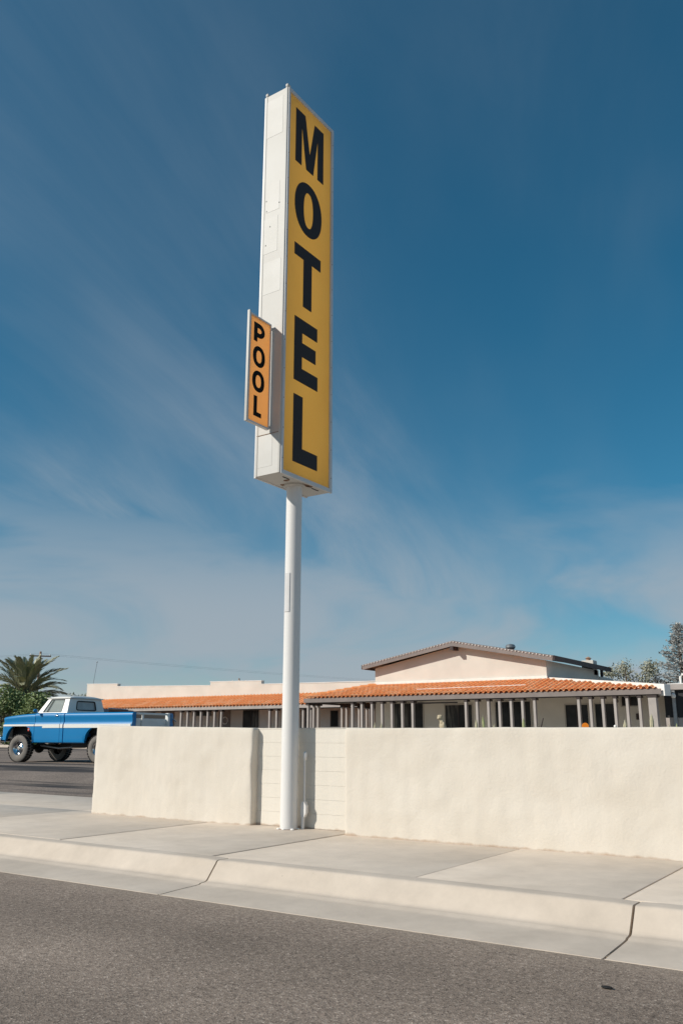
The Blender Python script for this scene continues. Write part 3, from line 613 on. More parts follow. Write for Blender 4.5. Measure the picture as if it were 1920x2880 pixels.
def post(parent, inv, x, y, z0, z1, w=.112, d=.17, cap=True):
    o = MB().bbox(x-w/2, x+w/2, y-d/2, y+d/2, z0, z1-.085, .008, 1).build('post', M['post'], parent); o.matrix_local = inv
    if cap: MB().bbox(x-w/2-.035, x+w/2+.035, y-d/2-.025, y+d/2+.14, z1-.084, z1, .006, 1).build('post_cap', M['brown'], o)
    return o
def front_block():
    b = tag(empty('motel_building', (-17.5, 36, .5)), 'gabled motel block with orange tile porch roof behind long wall', 'building')
    inv = Matrix.Translation((17.5, -36, -.5))
    def p(mb, name, m, smooth=None, label=None):
        o = mb.build(name, m, b, smooth, label); o.matrix_local = inv; return o
    YF, YW = 36.0, 38.65
    # walls: low block, gabled block
    p(MB().box(-23.95, -8.95, YW, 46.0, .4, 3.50), 'wall', M['bstucco'])
    g = [(-23.95, 3.501), (-14.5, 3.501), (-14.5, 4.78), (-19.2, 5.70), (-23.95, 4.78)]
    p(MB().prism(g, 'y', YW, 46.5), 'gable_wall', M['bstucco'])
    p(MB().bbox(-23.99, -14.46, YW-.07, YW+.02, 3.93, 4.05, .01, 1), 'flashing', M['coping'])
    # gable roof: two slabs with rake boards, ridge beam and a row of pale bulbs
    ridge, eL, eR = (-19.12, 5.93), (-24.46, 4.97), (-13.96, 4.95)
    for e in (eL, eR):
        th = .10; s = MB().prism([ridge, e, (e[0], e[1]-th), (ridge[0], ridge[1]-th)], 'y', 38.2, 46.9)
        p(s, 'roof', M['roof'])
        bo = p(MB().prism([(ridge[0], ridge[1]-.012), (e[0], e[1]-.012), (e[0]+(.04 if e is eL else -.04), e[1]-.26), (ridge[0], ridge[1]-.27)], 'y', 38.13, 38.197), 'rake_board', M['taupe'])
        n = 30; bl = MB()
        for i in range(n):
            t = (i+.5)/n; bl.sphere((ridge[0]+(e[0]-ridge[0])*t, 38.11, ridge[1]-.06+(e[1]-ridge[1])*t), 0.034, 6, 4)
        q = bl.build('bulb_string', M['coping'], bo, 60); q['kind'] = 'stuff'
        # eave board along the side
        sg = 1 if e is eR else -1
        p(MB().box(min(e[0], e[0]+.05*sg), max(e[0], e[0]+.05*sg), 38.16, 46.9, e[1]-.24, e[1]-.005), 'eave_board', M['roof'])
    p(MB().box(-19.21, -19.03, 38.05, 38.66, 5.46, 5.645), 'ridge_beam', M['brown'])
    # rooftop turbine vent and chimney
    tv = p(MB().lathe([(.16, 5.55), (.16, 5.72), (.20, 5.75), (.26, 5.82), (.26, 5.90), (.2, 5.98), (.02, 6.02)], (-17.65, 42, 0), 'z', 18), 'turbine_vent', M['greymetal'], 30)
    ch = p(MB().bbox(-15.15, -14.50, 45.7, 46.35, 4.5, 5.30, .02, 1), 'chimney', M['bstucco'])
    o = MB().lathe([(.12, 5.30), (.12, 5.42), (.19, 5.42), (.02, 5.52)], (-14.85, 46.0, 0), 'z', 12).build('chimney_cap', M['wood'], ch)
    o = MB().box(-14.60, -14.47, 47.1, 47.22, 4.47, 5.05).build('flue', M['roof'], ch)
    p(MB().bbox(-17.1, -14.45, 46.51, 48.9, 3.4, 4.47, .02, 1), 'rear_parapet', M['bstucco'])
    # porch roof deck: underside sheet and fascias
    zE, zT = 3.18, 3.84
    dk = MB().add([(-26.62, YF+.02, zE-.02), (-8.80, YF+.02, zE-.02), (-14.5, YW+.02, zT-.02), (-23.9, YW+.02, zT-.02), (-26.62, 45.9, zE-.02), (-23.9, 45.9, zT-.02),
                   (-26.62, YF+.02, zE-.07), (-8.80, YF+.02, zE-.07), (-14.5, YW+.02, zT-.07), (-23.9, YW+.02, zT-.07), (-26.62, 45.9, zE-.07), (-23.9, 45.9, zT-.07), (-8.8, YW+.02, zE-.02), (-8.8, YW+.02, zE-.07)],
                  [(0,1,2,3),(0,3,5,4),(6,9,8,7),(6,10,11,9),(0,6,7,1),(0,4,10,6),(1,12,2),(7,8,13),(1,7,13,12)])
    deck = p(dk, 'porch_roof', M['tile'])
    p(MB().box(-26.37, -8.95, YF+.23, YW-.005, 3.02, 3.06), 'bounce_ceiling', M['bstucco'])  # pale sheet added under the deck to brighten the porch by bounce
    up = Vector((0, YW-YF, zT-zE)).normalized()
    def keep(x, y):
        t = (y-YF)/(YW-YF)
        return 0-.03 < t < 1.0 and x > -26.66+2.72*t+.02 and x < -8.80-5.75*t
    lay_tiles(deck, Vector((-26.70, YF-.07, zE)), up, 18, 72, .2495, .455, 6, keep, (M['tile'], M['tile2']), 5)
    hip_caps(deck, (-26.68, YF-.05, zE+.05), (-23.9, YW, zT+.06), 9, M['tile'], .12)
    p(MB().bbox(-26.66, -8.74, YF-.045, YF+.0, 2.965, 3.185, .008, 1), 'fascia', M['taupe'])
    p(MB().bbox(-26.66, -26.61, YF+.001, 45.9, 2.965, 3.185, .008, 1), 'fascia', M['taupe'])
    p(MB().box(-26.55, -8.9, YF+.03, YF+.22, 2.93, 3.09), 'beam', M['brown'])
    p(MB().box(-26.56, -26.38, YF+.23, 45.9, 2.93, 3.09), 'beam', M['brown'])
    # white parapet of the flat roof behind the tile slope
    p(MB().add([(-14.45, 38.70, 3.5), (-8.62, 36.03, 2.9), (-8.45, 36.30, 2.9), (-14.28, 38.97, 3.5), (-14.45, 38.70, 3.99), (-8.62, 36.03, 3.36), (-8.45, 36.30, 3.36), (-14.28, 38.97, 3.99)],
               [(0,3,2,1),(4,5,6,7),(0,1,5,4),(1,2,6,5),(2,3,7,6),(3,0,4,7)]), 'parapet', M['coping'])
    # thin conduit lying on the tiles
    p(MB().tube([(-20.4, 36.75, zE+.335), (-18.0, 36.85, zE+.362), (-14.9, 36.98, zE+.392)], .017, 6), 'roof_conduit', M['coping'])
    # posts
    zt = 2.93
    for x in (-26.46, -23.72, -23.16, -22.57, -21.99, -21.43, -20.85, -20.28, -17.48, -16.92, -16.36, -15.82, -15.27, -14.73, -14.17, -12.2, -11.69, -11.17, -10.66, -10.16, -9.66):
        post(b, inv, x, YF+.13, .5, zt)
    post(b, inv, -9.13, YF+.13, .5, zt, .32, .32)
    for y in (36.64, 37.04, 39.29, 39.74, 41.0, 41.8, 42.6): post(b, inv, -26.47, y, .5, zt)
    # windows and glass doors
    for (x0, x1, z0, z1, n) in [(-22.8, -21.12, .62, 2.93, 2), (-19.85, -18.4, .62, 2.80, 2), (-17.14, -15.39, .62, 2.90, 2), (-13.69, -12.66, .62, 2.70, 2), (-12.32, -11.44, .62, 2.72, 1), (-11.11, -10.35, 2.62, 3.02, 2)]:
        window(b, inv, x0, x1, z0, z1, YW, n)
    p(MB().bbox(-10.52, -10.36, YW-.12, YW-.001, 2.02, 2.28, .01, 1), 'meter_box', M['brown'])
    p(MB().lathe([(.001, 2.74), (.06, 2.76), (.08, 2.83), (.05, 2.92), (.03, 2.95)], (-11.3, YW-.16, 0), 'z', 10), 'wall_lamp', M['brown'], 40)
    p(MB().box(-20.1, -18.0, YF+.225, YF+.29, 2.80, 2.86), 'lintel', M['brown'])
    # screened porch adjoining on the right
    s = tag(empty('screened_porch', (-6.5, 36.9, .5)), 'dark screened porch with grey post at far right of motel', 'porch')
    iv = Matrix.Translation((6.5, -36.9, -.5))
    def q(mb, name, m, smooth=None):
        o = mb.build(name, m, s, smooth); o.matrix_local = iv; return o
    q(MB().box(-8.93, -1.5, 37.0, 43.0, .4, 2.05), 'low_wall', M['post'])
    for x in (-8.90, -8.05, -6.5, -5.0, -3.5):
        q(MB().box(x, min(x+1.45, -1.6) if x > -8.5 else x+.80, 37.02, 37.06, 2.06, 3.16), 'screen_panel', M['screen'])
    for x in (-8.50, -6.55, -5.05, -3.55): q(MB().bbox(x-.07, x+.07, 36.88, 36.995, .5, 3.16, .01, 1), 'post', M['greymetal'])
    q(MB().lathe([(.001, 2.82), (.07, 2.84), (.10, 2.92), (.07, 3.0), (.02, 3.03)], (-8.47, 36.78, 0), 'z', 12), 'globe_lamp', M['coping'], 40)
    q(MB().bbox(-8.70, -1.4, 36.84, 36.95, 3.165, 3.40, .01, 1), 'fascia', M['post'])
    q(MB().bbox(-8.72, -1.4, 36.96, 43.1, 3.18, 3.43, .01, 1), 'roof', M['coping'])
    vp = q(MB().tube([(-8.95, 40.5, 3.42), (-8.95, 40.5, 3.93), (-8.88, 40.5, 4.02), (-8.72, 40.5, 4.0), (-8.66, 40.5, 3.92)], .055, 10), 'vent_pipe', M['coping'], 50)
front_block()
def wing():
    b = tag(empty('motel_building', (-41, 44, .6)), 'long low motel wing with stepped white parapet and tiled porch', 'building')
    inv = Matrix.Translation((41, -44, -.6))
    def p(mb, name, m, smooth=None, label=None):
        o = mb.build(name, m, b, smooth, label); o.matrix_local = inv; return o
    YF, YW = 44.0, 46.0
    p(MB().box(-55.85, -23.96, YW, 54, .4, 3.96), 'wall', M['bstucco'])
    top = [(-55.86, 3.962), (-23.97, 3.962), (-23.97, 4.60), (-28.4, 4.61), (-37.74, 4.74), (-37.76, 4.98), (-42.47, 5.06), (-42.49, 4.80), (-52.27, 5.02), (-52.29, 5.22), (-55.86, 5.32)]
    p(MB().prism(top, 'y', YW, YW+.32), 'parapet', M['bstucco'])
    p(MB().box(-55.9, -24.0, YW-.05, YW-.001, 3.95, 4.05), 'flashing', M['coping'])
    for (xa, xb, za, zb) in [(-55.9, -52.25, 5.335, 5.235), (-52.26, -42.5, 5.035, 4.815), (-42.52, -37.72, 5.075, 4.995), (-37.73, -24, 4.755, 4.61)]:
        p(MB().prism([(xa, za-.012), (xb, zb-.012), (xb, zb+.03), (xa, za+.03)], 'y', YW-.02, YW+.34), 'coping', M['coping'])
    zE, zT = 3.23, 3.98
    dk = MB().prism([(YF+.02, zE-.02), (YW, zT-.02), (YW, zT-.07), (YF+.02, zE-.07)], 'x', -55.8, -26.7)
    deck = p(dk, 'porch_roof', M['tile'])
    up = Vector((0, YW-YF, zT-zE)).normalized()
    lay_tiles(deck, Vector((-55.8, YF-.07, zE)), up, 29, 97, .30, .43, 5, lambda x, y: y < YW-.05 and x < -26.75, (M['tile'], M['tile2']), 9)
    p(MB().bbox(-55.8, -26.72, YF-.045, YF+.0, 3.03, 3.245, .008, 1), 'fascia', M['post'])
    p(MB().box(-55.7, -26.75, YF+.03, YF+.2, 2.98, 3.10), 'beam', M['brown'])
    for x in (-54.5, -53.2, -51.5, -50.8, -50.15, -49.5, -48.84, -48.18, -47.56, -43.35, -42.72, -42.1, -41.46, -40.83, -40.2, -39.59, -35.41, -34.83, -32.7, -32.1, -28.4, -27.8):
        post(b, inv, x, YF+.12, .6, 2.98, .13, .17)
    for (x0, x1, z0, z1, n) in [(-52.6, -50.6, .7, 3.0, 2), (-49.4, -47.9, .7, 3.0, 2), (-44.07, -42.25, 2.70, 3.1, 2), (-39.28, -37.88, 1.75, 3.03, 2), (-34.27, -33.34, .7, 2.98, 1), (-31.9, -31.3, 1.9, 2.9, 1)]:
        window(b, inv, x0, x1, z0, z1, YW, n, .04)
    for x0, x1 in ((-41.5, -40.45), (-47.25, -45.9)):
        d = p(MB().bbox(x0, x1, YW-.06, YW-.001, .6, 3.02, .01, 1), 'door', M['taupe'])
        xc = (x0+x1)/2+.1; n = 20; vs = []
        w = MB().tube([(xc+.24*math.cos(t), YW-.085, 2.35+.24*math.sin(t)) for t in [2*math.pi*k/n for k in range(n+1)]], .035, 6, False)
        w.build('wreath', M['coping'], d, 50)
        MB().sphere((x1-.1, YW-.085, 1.6), .035, 8, 5).build('door_knob', M['chrome'], d, 60)
wing()

# ------------------------------------------------------------------ vehicles
def wheel(parent, x, y, side, r=.415, w=.27):
    """side=+1: outer face towards +y"""
    wl = empty('wheel', (x, y, r)); wl.parent = parent
    # tyre
    hw = w/2
    prof = [(.215, -hw*.80), (.24, -hw*.97), (.31, -hw), (.375, -hw*.94), (.405, -hw*.78), (.414, -hw*.4), (.415, 0), (.414, hw*.4), (.405, hw*.78), (.375, hw*.94), (.31, hw), (.24, hw*.97), (.215, hw*.80)]
    t = MB().lathe(prof, (0, 0, 0), 'y', 36).build('tyre', M['tyre'], wl, 40)
    tr = MB()
    for k in range(30):
        a = 2*math.pi*k/30
        for s in (-1, 1):
            c, sn = math.cos(a+.05*s), math.sin(a+.05*s); d = .050; u = Vector((-sn, 0, c)); rr = Vector((c, 0, sn)); ax = Vector((0, 1, 0))
            vs = []
            for (q0, q1, q2) in [(-1, 0, 0), (1, 0, 0), (1, 1, 0), (-1, 1, 0), (-1, 0, 1), (1, 0, 1), (1, 1, 1), (-1, 1, 1)]:
                vs.append(rr*(.400+.024*q2)+u*(d*.62*q0)+ax*(s*(.02+.108*q1)))
            tr.add(vs, [(0,3,2,1),(4,5,6,7),(0,1,5,4),(1,2,6,5),(2,3,7,6),(3,0,4,7)])
    q = tr.build('tread_blocks', M['tread'], wl); q['kind'] = 'stuff'
    s = side
    rim = MB().lathe([(.216, -hw*.8*s), (.222, hw*.80*s), (.212, hw*.86*s), (.195, hw*.72*s), (.185, hw*.25*s), (.15, hw*.12*s), (.12, hw*.2*s), (.075, hw*.34*s), (.07, hw*.62*s), (.05, hw*.72*s), (.001, hw*.73*s)], (0, 0, 0), 'y', 30)
    ri = rim.build('rim', M['chrome'], wl, 30)
    hl = MB()
    for k in range(8):
        a = 2*math.pi*k/8; hl.lathe([(.026, hw*.165*s), (.026, hw*.215*s), (.001, hw*.215*s)], (.150*math.cos(a), 0, .150*math.sin(a)), 'y', 10)
    hh = hl.build('rim_holes', M['dark'], wl); hh['kind'] = 'stuff'
    return wl
W_ = .98
def side_profile():
    return [(.575, .93), (.60, .962), (.66, .972), (.9, .978), (1.08, .982), (1.15, .982), (1.175, .965), (1.20, .950), (1.30, .958), (1.345, .972), (1.39, .976), (1.43, .966), (1.46, .945), (1.475, .915)]
def arch(x, xc, r, base):
    d = abs(x-xc)
    return base if d >= r else None
def side_panel(xa, xb, sgn, cut=None, topf=None, botf=None, taper=None):
    """outer sheet of the truck's flank between xa and xb, with arch cuts, plus an inward return lip"""
    prof = side_profile(); n = max(2, int(abs(xb-xa)/.05)); cols = []
    for i in range(n+1):
        x = xa+(xb-xa)*i/n; zb = prof[0][0]
        if botf: zb = max(zb, botf(x))
        k = topf(x) if topf else 0; tp = taper(x) if taper else 0
        col = []
        for (z, y) in prof:
            z2 = z+k*max(0, (z-1.15)/.325)
            z3 = max(z2, zb)
            col.append((x, sgn*(y-tp), z3))
        col.insert(0, (x, sgn*(prof[0][1]-.06-tp), zb+.012)); col.append((x, sgn*(.80-tp), col[-1][2]+.004))
        cols.append(col)
    q = len(cols[0]); mb = MB()
    mb.add([p for c in cols for p in c], [(i*q+j, i*q+j+1, (i+1)*q+j+1, (i+1)*q+j) for i in range(n) for j in range(q-1)])
    for c in (cols[0], cols[-1]):    # closing flanges
        o = len(mb.v); mb.v += c+[(p[0], sgn*.80, p[2]) for p in c]
        mb.f += [(o+j, o+j+1, o+q+j+1, o+q+j) for j in range(q-1)]
    return mb
def truck():
    t = tag(empty('pickup_truck', (-20.62, 18.404, .507), R_(187.83)), 'lifted blue vintage pickup truck with white cab roof and white stripe', 'truck')
    def p(mb, name, m, smooth=None, par=None, label=None): return mb.build(name, m, par or t, smooth, label)
    fa = lambda x: .60+(.50-.50)*0
    def front_arch(x):
        d = abs(x-3.23)
        if d >= .60: return 0
        return .575+.535*math.sqrt(max(0, 1-(d/.60)**2.6))
    def rear_arch(x):
        d = abs(x-0)
        if d >= .56: return 0
        return .575+.47*(max(0, 1-(d/.56)**3.2))**.5
    def hood_drop(x):
        return -.02-.10*max(0, (x-2.75)/1.27)**1.5
    ftaper = lambda x: .04*max(0, (x-3.3)/.75)**2+(.06*max(0, (x-3.92)/.12)**2)
    for sgn in (1, -1):
        lo = lambda x: front_arch(x) if x < 3.83 else max(front_arch(x), .66)
        p(side_panel(2.615, 4.04, sgn, topf=hood_drop, botf=lo, taper=ftaper), 'front_fender', M['blue'], 35)
        d = p(side_panel(1.565, 2.60, sgn), 'door', M['blue'], 35)
        p(MB().bbox(1.66, 1.79, min(sgn*.975, sgn*1.0), max(sgn*.975, sgn*1.0), 1.375, 1.40, .008, 2), 'door_handle', M['chrome'], 40, d)
        p(MB().sphere((1.70, sgn*.985, 1.425), .022, 8, 6, (1, .5, 1)), 'lock_button', M['chrome'], 60, d)
        p(side_panel(1.435, 1.555, sgn), 'cab_corner', M['blue'], 35)
        bs = p(side_panel(-1.22, 1.40, sgn, botf=rear_arch), 'bed_side', M['blue'], 35)
        # inner bed wall with rolled rail
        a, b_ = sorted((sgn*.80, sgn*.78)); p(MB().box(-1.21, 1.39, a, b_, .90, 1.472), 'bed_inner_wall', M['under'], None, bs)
        # lips round the wheel openings
        for (xc, hw, h, nn, par) in ((3.23, .60, .535, 2.6, None), (0, .56, .47, 3.2, bs)):
            pts = []
            for i in range(25):
                x = -hw+2*hw*i/24; z = .585+h*(max(0, 1-(abs(x)/hw)**nn))**.5
                if xc > 3 and x > .60: continue
                pts.append((xc+x, sgn*(.976-(ftaper(xc+x) if xc > 3 else 0)), z))
            p(MB().tube(pts, .013, 6), 'wheel_arch_lip', M['blue'], 50, par)
        # white side trim: thin spear in front, double band behind
        tr = [(4.0, 1.065, 1.105, 0), (2.16, 1.065, 1.115, 0)]
        def strip(xa, xb, za, zb, par=None, off=.984):
            n = 10; mb = MB(); vs = []
            for i in range(n+1):
                x = xa+(xb-xa)*i/n; y = off-(ftaper(x) if x > 3.2 else 0)
                vs += [(x, sgn*y, za), (x, sgn*(y+.009), za+.006), (x, sgn*(y+.009), zb-.006), (x, sgn*y, zb)]
            mb.add(vs, [(i*4+j, i*4+j+1, i*4+j+5, i*4+j+4) for i in range(n) for j in range(3)]); return p(mb, 'side_trim', M['carwhite'], None, par)
        strip(3.98, 2.62, 1.075, 1.135); strip(2.595, 2.27, 1.075, 1.135, d); strip(2.27, 1.57, 1.02, 1.135, d); strip(1.55, 1.44, 1.02, 1.135); strip(1.395, -1.19, 1.02, 1.135, bs)
        p(MB().bbox(2.80, 2.87, min(sgn*.978, sgn*.99), max(sgn*.978, sgn*.99), .93, 1.03, .004, 1), 'badge', M['red'], None, None)
        p(MB().bbox(2.815, 2.855, min(sgn*.99, sgn*.993), max(sgn*.99, sgn*.993), .965, .995, .001, 1), 'badge_plate', M['chrome'])
        p(MB().sphere((3.28, sgn*.97, 1.125), .02, 8, 6, (1.3, .7, .8)), 'marker_lamp', M['amber'], 60)
        # mirror
        mi = p(MB().tube([(2.50, sgn*.93, 1.46), (2.50, sgn*1.06, 1.52)], .012, 6), 'mirror_arm', M['chrome'], 50, d)
        p(MB().sphere((2.50, sgn*1.10, 1.545), .085, 12, 8, (.55, 1.0, .62)), 'mirror', M['blue'], 60, d)
    # hood and cowl
    xs = [4.05, 4.03, 3.98, 3.8, 3.5, 3.1, 2.78, 2.64]; ys = [-.81, -.6, -.45, -.2, 0, .2, .45, .6, .81]; vs = []
    for x in xs:
        e = 1.475-.02-.10*max(0, (x-2.75)/1.27)**1.5
        for y in ys:
            z = e+.03*(1-(y/.81)**4)+(.02 if abs(y) < .5 else 0)
            if x > 4.04: z -= .10
            elif x > 4.0: z -= .035
            vs.append((x, y, z))
    n = len(ys); p(MB().add(vs, [(i*n+j, i*n+j+1, (i+1)*n+j+1, (i+1)*n+j) for i in range(len(xs)-1) for j in range(n-1)]), 'hood', M['blue'], 30)
    p(MB().box(2.645, 2.75, -.80, .80, 1.40, 1.462), 'cowl', M['blue'])
    # grille, headlights, bumper
    p(MB().bbox(3.96, 4.02, -.86, .86, .72, 1.27, .02, 2), 'grille_surround', M['carwhite'], 40)
    for z in (.86, .98, 1.10): p(MB().bbox(4.02, 4.04, -.55, .55, z, z+.05, .006, 1), 'grille_bar', M['carwhite'])
    for s in (1, -1):
        p(MB().lathe([(.10, 4.0), (.11, 4.045), (.09, 4.06), (.001, 4.075)], (0, s*.70, 1.0), 'x', 20), 'headlight', M['chrome'], 40)
        p(MB().lathe([(.04, -1.20), (.04, -1.235), (.001, -1.24)], (0, s*.88, .95), 'x', 14), 'tail_light', M['red'], 40)
    p(MB().bbox(4.06, 4.16, -.93, .93, .60, .76, .03, 3), 'front_bumper', M['chrome'], 40)
    p(MB().bbox(-1.38, -1.28, -.90, .90, .58, .72, .03, 3), 'rear_bumper', M['chrome'], 40)
    # bed floor, front wall, tailgate
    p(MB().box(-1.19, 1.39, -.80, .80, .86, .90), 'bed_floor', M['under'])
    p(MB().box(1.355, 1.395, -.80, .80, .90, 1.472), 'bed_front_wall', M['blue'])
    tg = p(MB().bbox(-1.215, -1.165, -.775, .79, 1.405, 1.462, .01, 2), 'tailgate', M['mwhite'], 40, None, 'pale rail tailgate')
    p(MB().bbox(-1.21, -1.17, .42, .50, .90, 1.404, .008, 1), 'rail_post', M['mwhite'], None, tg)
    p(MB().bbox(-1.235, -1.12, -.797, -.70, .88, 1.475, .01, 2), 'end_post', M['mwhite'], 40, tg)
    p(MB().bbox(-1.15, -1.12, -.74, .79, .90, 1.30, .008, 1), 'panel', M['mwhite'], None, tg)
    p(MB().tube([(-1.24, -.86, 1.42), (-1.27, -.80, 1.36), (-1.30, -1.02, 1.22)], .012, 6), 'tailgate_chain', M['chrome'], 50, tg)
    # cab greenhouse
    zb, zr = 1.475, 1.945
    A = {}
    for s in (1, -1):
        A[s] = dict(ab=(2.66, s*.845, zb), af=(2.34, s*.705, zr), rb=(1.44, s*.845, zb), rt=(1.50, s*.705, zr))
    def lerp(a, b, t): return tuple(a[i]+(b[i]-a[i])*t for i in range(3))
    def bil(c, u, v): return lerp(lerp(c[0], c[1], u), lerp(c[3], c[2], u), v)
    def framed(c, u0, u1, v0, v1, th, name, m, glassname, gm, rr=.0, parent=None, nrm=None):
        """quad c (bl, br, tr, tl) with a window hole; returns the panel"""
        K = 6; hole = []
        for (cu, cv, a0) in ((u1-rr, v0+rr*1.6, -90), (u1-rr, v1-rr*1.6, 0), (u0+rr, v1-rr*1.6, 90), (u0+rr, v0+rr*1.6, 180)):
            for k in range(K+1):
                a = R_(a0+90*k/K); hole.append((cu+rr*math.cos(a), cv+rr*1.6*math.sin(a)))
        outer = []
        cs = [(1, 0), (1, 1), (0, 1), (0, 0)]
        for qd in range(4):
            for k in range(K+1):
                h = hole[qd*(K+1)+k]; cu, cv = cs[qd]
                # spread each corner's points along the two adjoining edges
                f = k/K
                if qd == 0: o_ = (u1-rr+(1-u1+rr)*min(1, f*2), v0*0) if f <= .5 else (1, (v0+rr*1.6)*(f-.5)*2)
                elif qd == 1: o_ = (1, v1-rr*1.6+(1-v1+rr*1.6)*f*2) if f <= .5 else (1-(1-u1+rr)*(f-.5)*2, 1)
                elif qd == 2: o_ = (u0+rr-(u0+rr)*f*2, 1) if f <= .5 else (0, 1-(1-v1+rr*1.6)*(f-.5)*2)
                else: o_ = (0, (v0+rr*1.6)*(1-f*2)) if f <= .5 else ((u0+rr)*(f-.5)*2, 0)
                outer.append(o_)
        nn = len(hole); n_ = nrm
        def off(pt, d): return tuple(pt[i]+n_[i]*d for i in range(3))
        vs = [bil(c, *o_) for o_ in outer]+[bil(c, *h) for h in hole]+[off(bil(c, *h), -th) for h in hole]
        fs = []
        for i in range(nn):
            j = (i+1) % nn; fs += [(i, j, nn+j, nn+i), (nn+i, nn+j, 2*nn+j, 2*nn+i)]
        pn = p(MB().add(vs, fs), name, m, None, parent)
        p(MB().add([off(bil(c, *h), -th*.6) for h in hole], [tuple(range(nn))]), glassname, gm, None, pn)
        return pn, [bil(c, *h) for h in hole]
    for s in (1, -1):
        c = [A[s]['ab'], A[s]['rb'], A[s]['rt'], A[s]['af']]
        pn, hole = framed(c, .16, .80, .06, .88, .035, 'cab_side_frame', M['carwhite'], 'side_glass', M['carglass'], .02, None, (0, s*.96, .28))
        a0, a1 = bil(c, .30, .06), bil(c, .28, .88)
        p(MB().tube([a0, a1], .011, 6), 'quarter_window_bar', M['under'], 50, pn)
        p(MB().tube(hole+[hole[0]], .007, 5, False), 'window_seal', M['under'], 50, pn)
    nrm = Vector((1, 0, .68)).normalized(); c = [A[1]['ab'], A[-1]['ab'], A[-1]['af'], A[1]['af']]
    framed(c, .06, .94, .06, .94, .03, 'windshield_frame', M['carwhite'], 'windshield', M['carglass'], .03, None, nrm)
    c = [A[1]['rb'], A[-1]['rb'], A[-1]['rt'], A[1]['rt']]
    pn, hole = framed(c, .23, .77, .20, .78, .03, 'cab_rear_panel', M['carwhite'], 'rear_glass', M['rearglass'], .05, None, (-1, 0, .08))
    p(MB().tube(hole+[hole[0]], .018, 6, False), 'rear_window_seal', M['under'], 50, pn)
    p(MB().box(1.437, 1.452, -.84, .84, 1.395, 1.4745), 'cab_back_sill', M['carwhite'])
    # roof cap with drip rail and rounded rear overhang
    xs = [2.40, 2.385, 2.33, 2.15, 1.9, 1.65, 1.50, 1.455, 1.45]; ys = [-.745, -.735, -.68, -.5, -.25, 0, .25, .5, .68, .735, .745]; vs = []
    for i, x in enumerate(xs):
        for j, y in enumerate(ys):
            u = abs((x-1.925)/.475); w = abs(y/.745)
            vs.append((x, y*(1-.05*u**6), zr-.012+.085*max(0, 1-u**5)**.6*max(0, 1-w**5)**.6))
    n = len(ys); mb = MB().add(vs, [(i*n+j, i*n+j+1, (i+1)*n+j+1, (i+1)*n+j) for i in range(len(xs)-1) for j in range(n-1)])
    o = len(mb.v); mb.v += [(x*.985+.03, y*.96, zr-.03) for (x, y) in [(xs[0], ys[0]), (xs[0], ys[-1]), (xs[-1], ys[-1]), (xs[-1], ys[0])]]; mb.f.append((o, o+1, o+2, o+3))
    p(mb, 'cab_roof', M['carwhite'], 40)
    loop = [(2.40, -.74), (1.45, -.74), (1.45, .74), (2.40, .74), (2.40, -.74)]
    p(MB().tube([(x, y, zr-.012) for x, y in loop], .016, 6, False), 'drip_rail', M['carwhite'], 50)
    # inside: bench, steering wheel, dash
    p(MB().bbox(1.50, 1.66, -.70, .70, .95, 1.50, .04, 2), 'seat_back', M['seat'], 40)
    p(MB().tube([(2.18+.06*math.sin(a), .38+.19*math.cos(a), 1.52+.19*math.sin(a)) for a in [2*math.pi*k/20 for k in range(21)]], .014, 6, False), 'steering_wheel', M['under'], 50)
    p(MB().bbox(2.42, 2.62, -.78, .78, 1.30, 1.44, .03, 2), 'dashboard', M['seat'], 40)
    # chassis
    for s in (1, -1): p(MB().box(-1.2, 3.95, s*.42-.04, s*.42+.04, .60, .76), 'frame_rail', M['under'])
    p(MB().box(1.42, 3.9, -.86, .86, .62, .66), 'floor_pan', M['under'])
    p(MB().box(2.65, 3.85, -.62, .62, .66, 1.35), 'engine_bay', M['under'])
    for x in (0, 3.23):
        p(MB().tube([(x, -.78, .415), (x, .78, .415)], .05, 10), 'axle', M['under'], 50)
        p(MB().sphere((x, .08, .415), .16, 12, 8), 'differential', M['under'], 50)
        for s in (1, -1):
            pts = [(x-.62, s*.50, .60), (x-.3, s*.50, .50), (x, s*.50, .475), (x+.3, s*.50, .50), (x+.62, s*.50, .60)]
            p(MB().tube(pts, .035, 6), 'leaf_spring', M['under'])
        for s in (1, -1): p(MB().box(x-.62, x+.62, min(s*.62, s*.64), max(s*.62, s*.64), .70, 1.2), 'inner_fender', M['under'])
    p(MB().bbox(1.55, 2.15, -.30, .30, .42, .64, .05, 2), 'transfer_case', M['under'], 40)
    p(MB().tube([(0, .05, .44), (1.6, 0, .50)], .04, 8), 'drive_shaft', M['under'], 50)
    p(MB().tube([(3.1, .05, .44), (2.1, 0, .48)], .035, 8), 'drive_shaft', M['under'], 50)
    p(MB().tube([(2.7, .55, .50), (1.9, .60, .42), (1.2, .60, .46), (-.6, .66, .6)], .03, 8), 'exhaust_pipe', M['greymetal'], 50)
    p(MB().bbox(.55, 1.25, .45, .80, .45, .66, .06, 2), 'fuel_tank', M['under'], 40)
    for x in (0, 3.23):
        for s in (1, -1): wheel(t, x, s*.845, s)
    return t
truck()
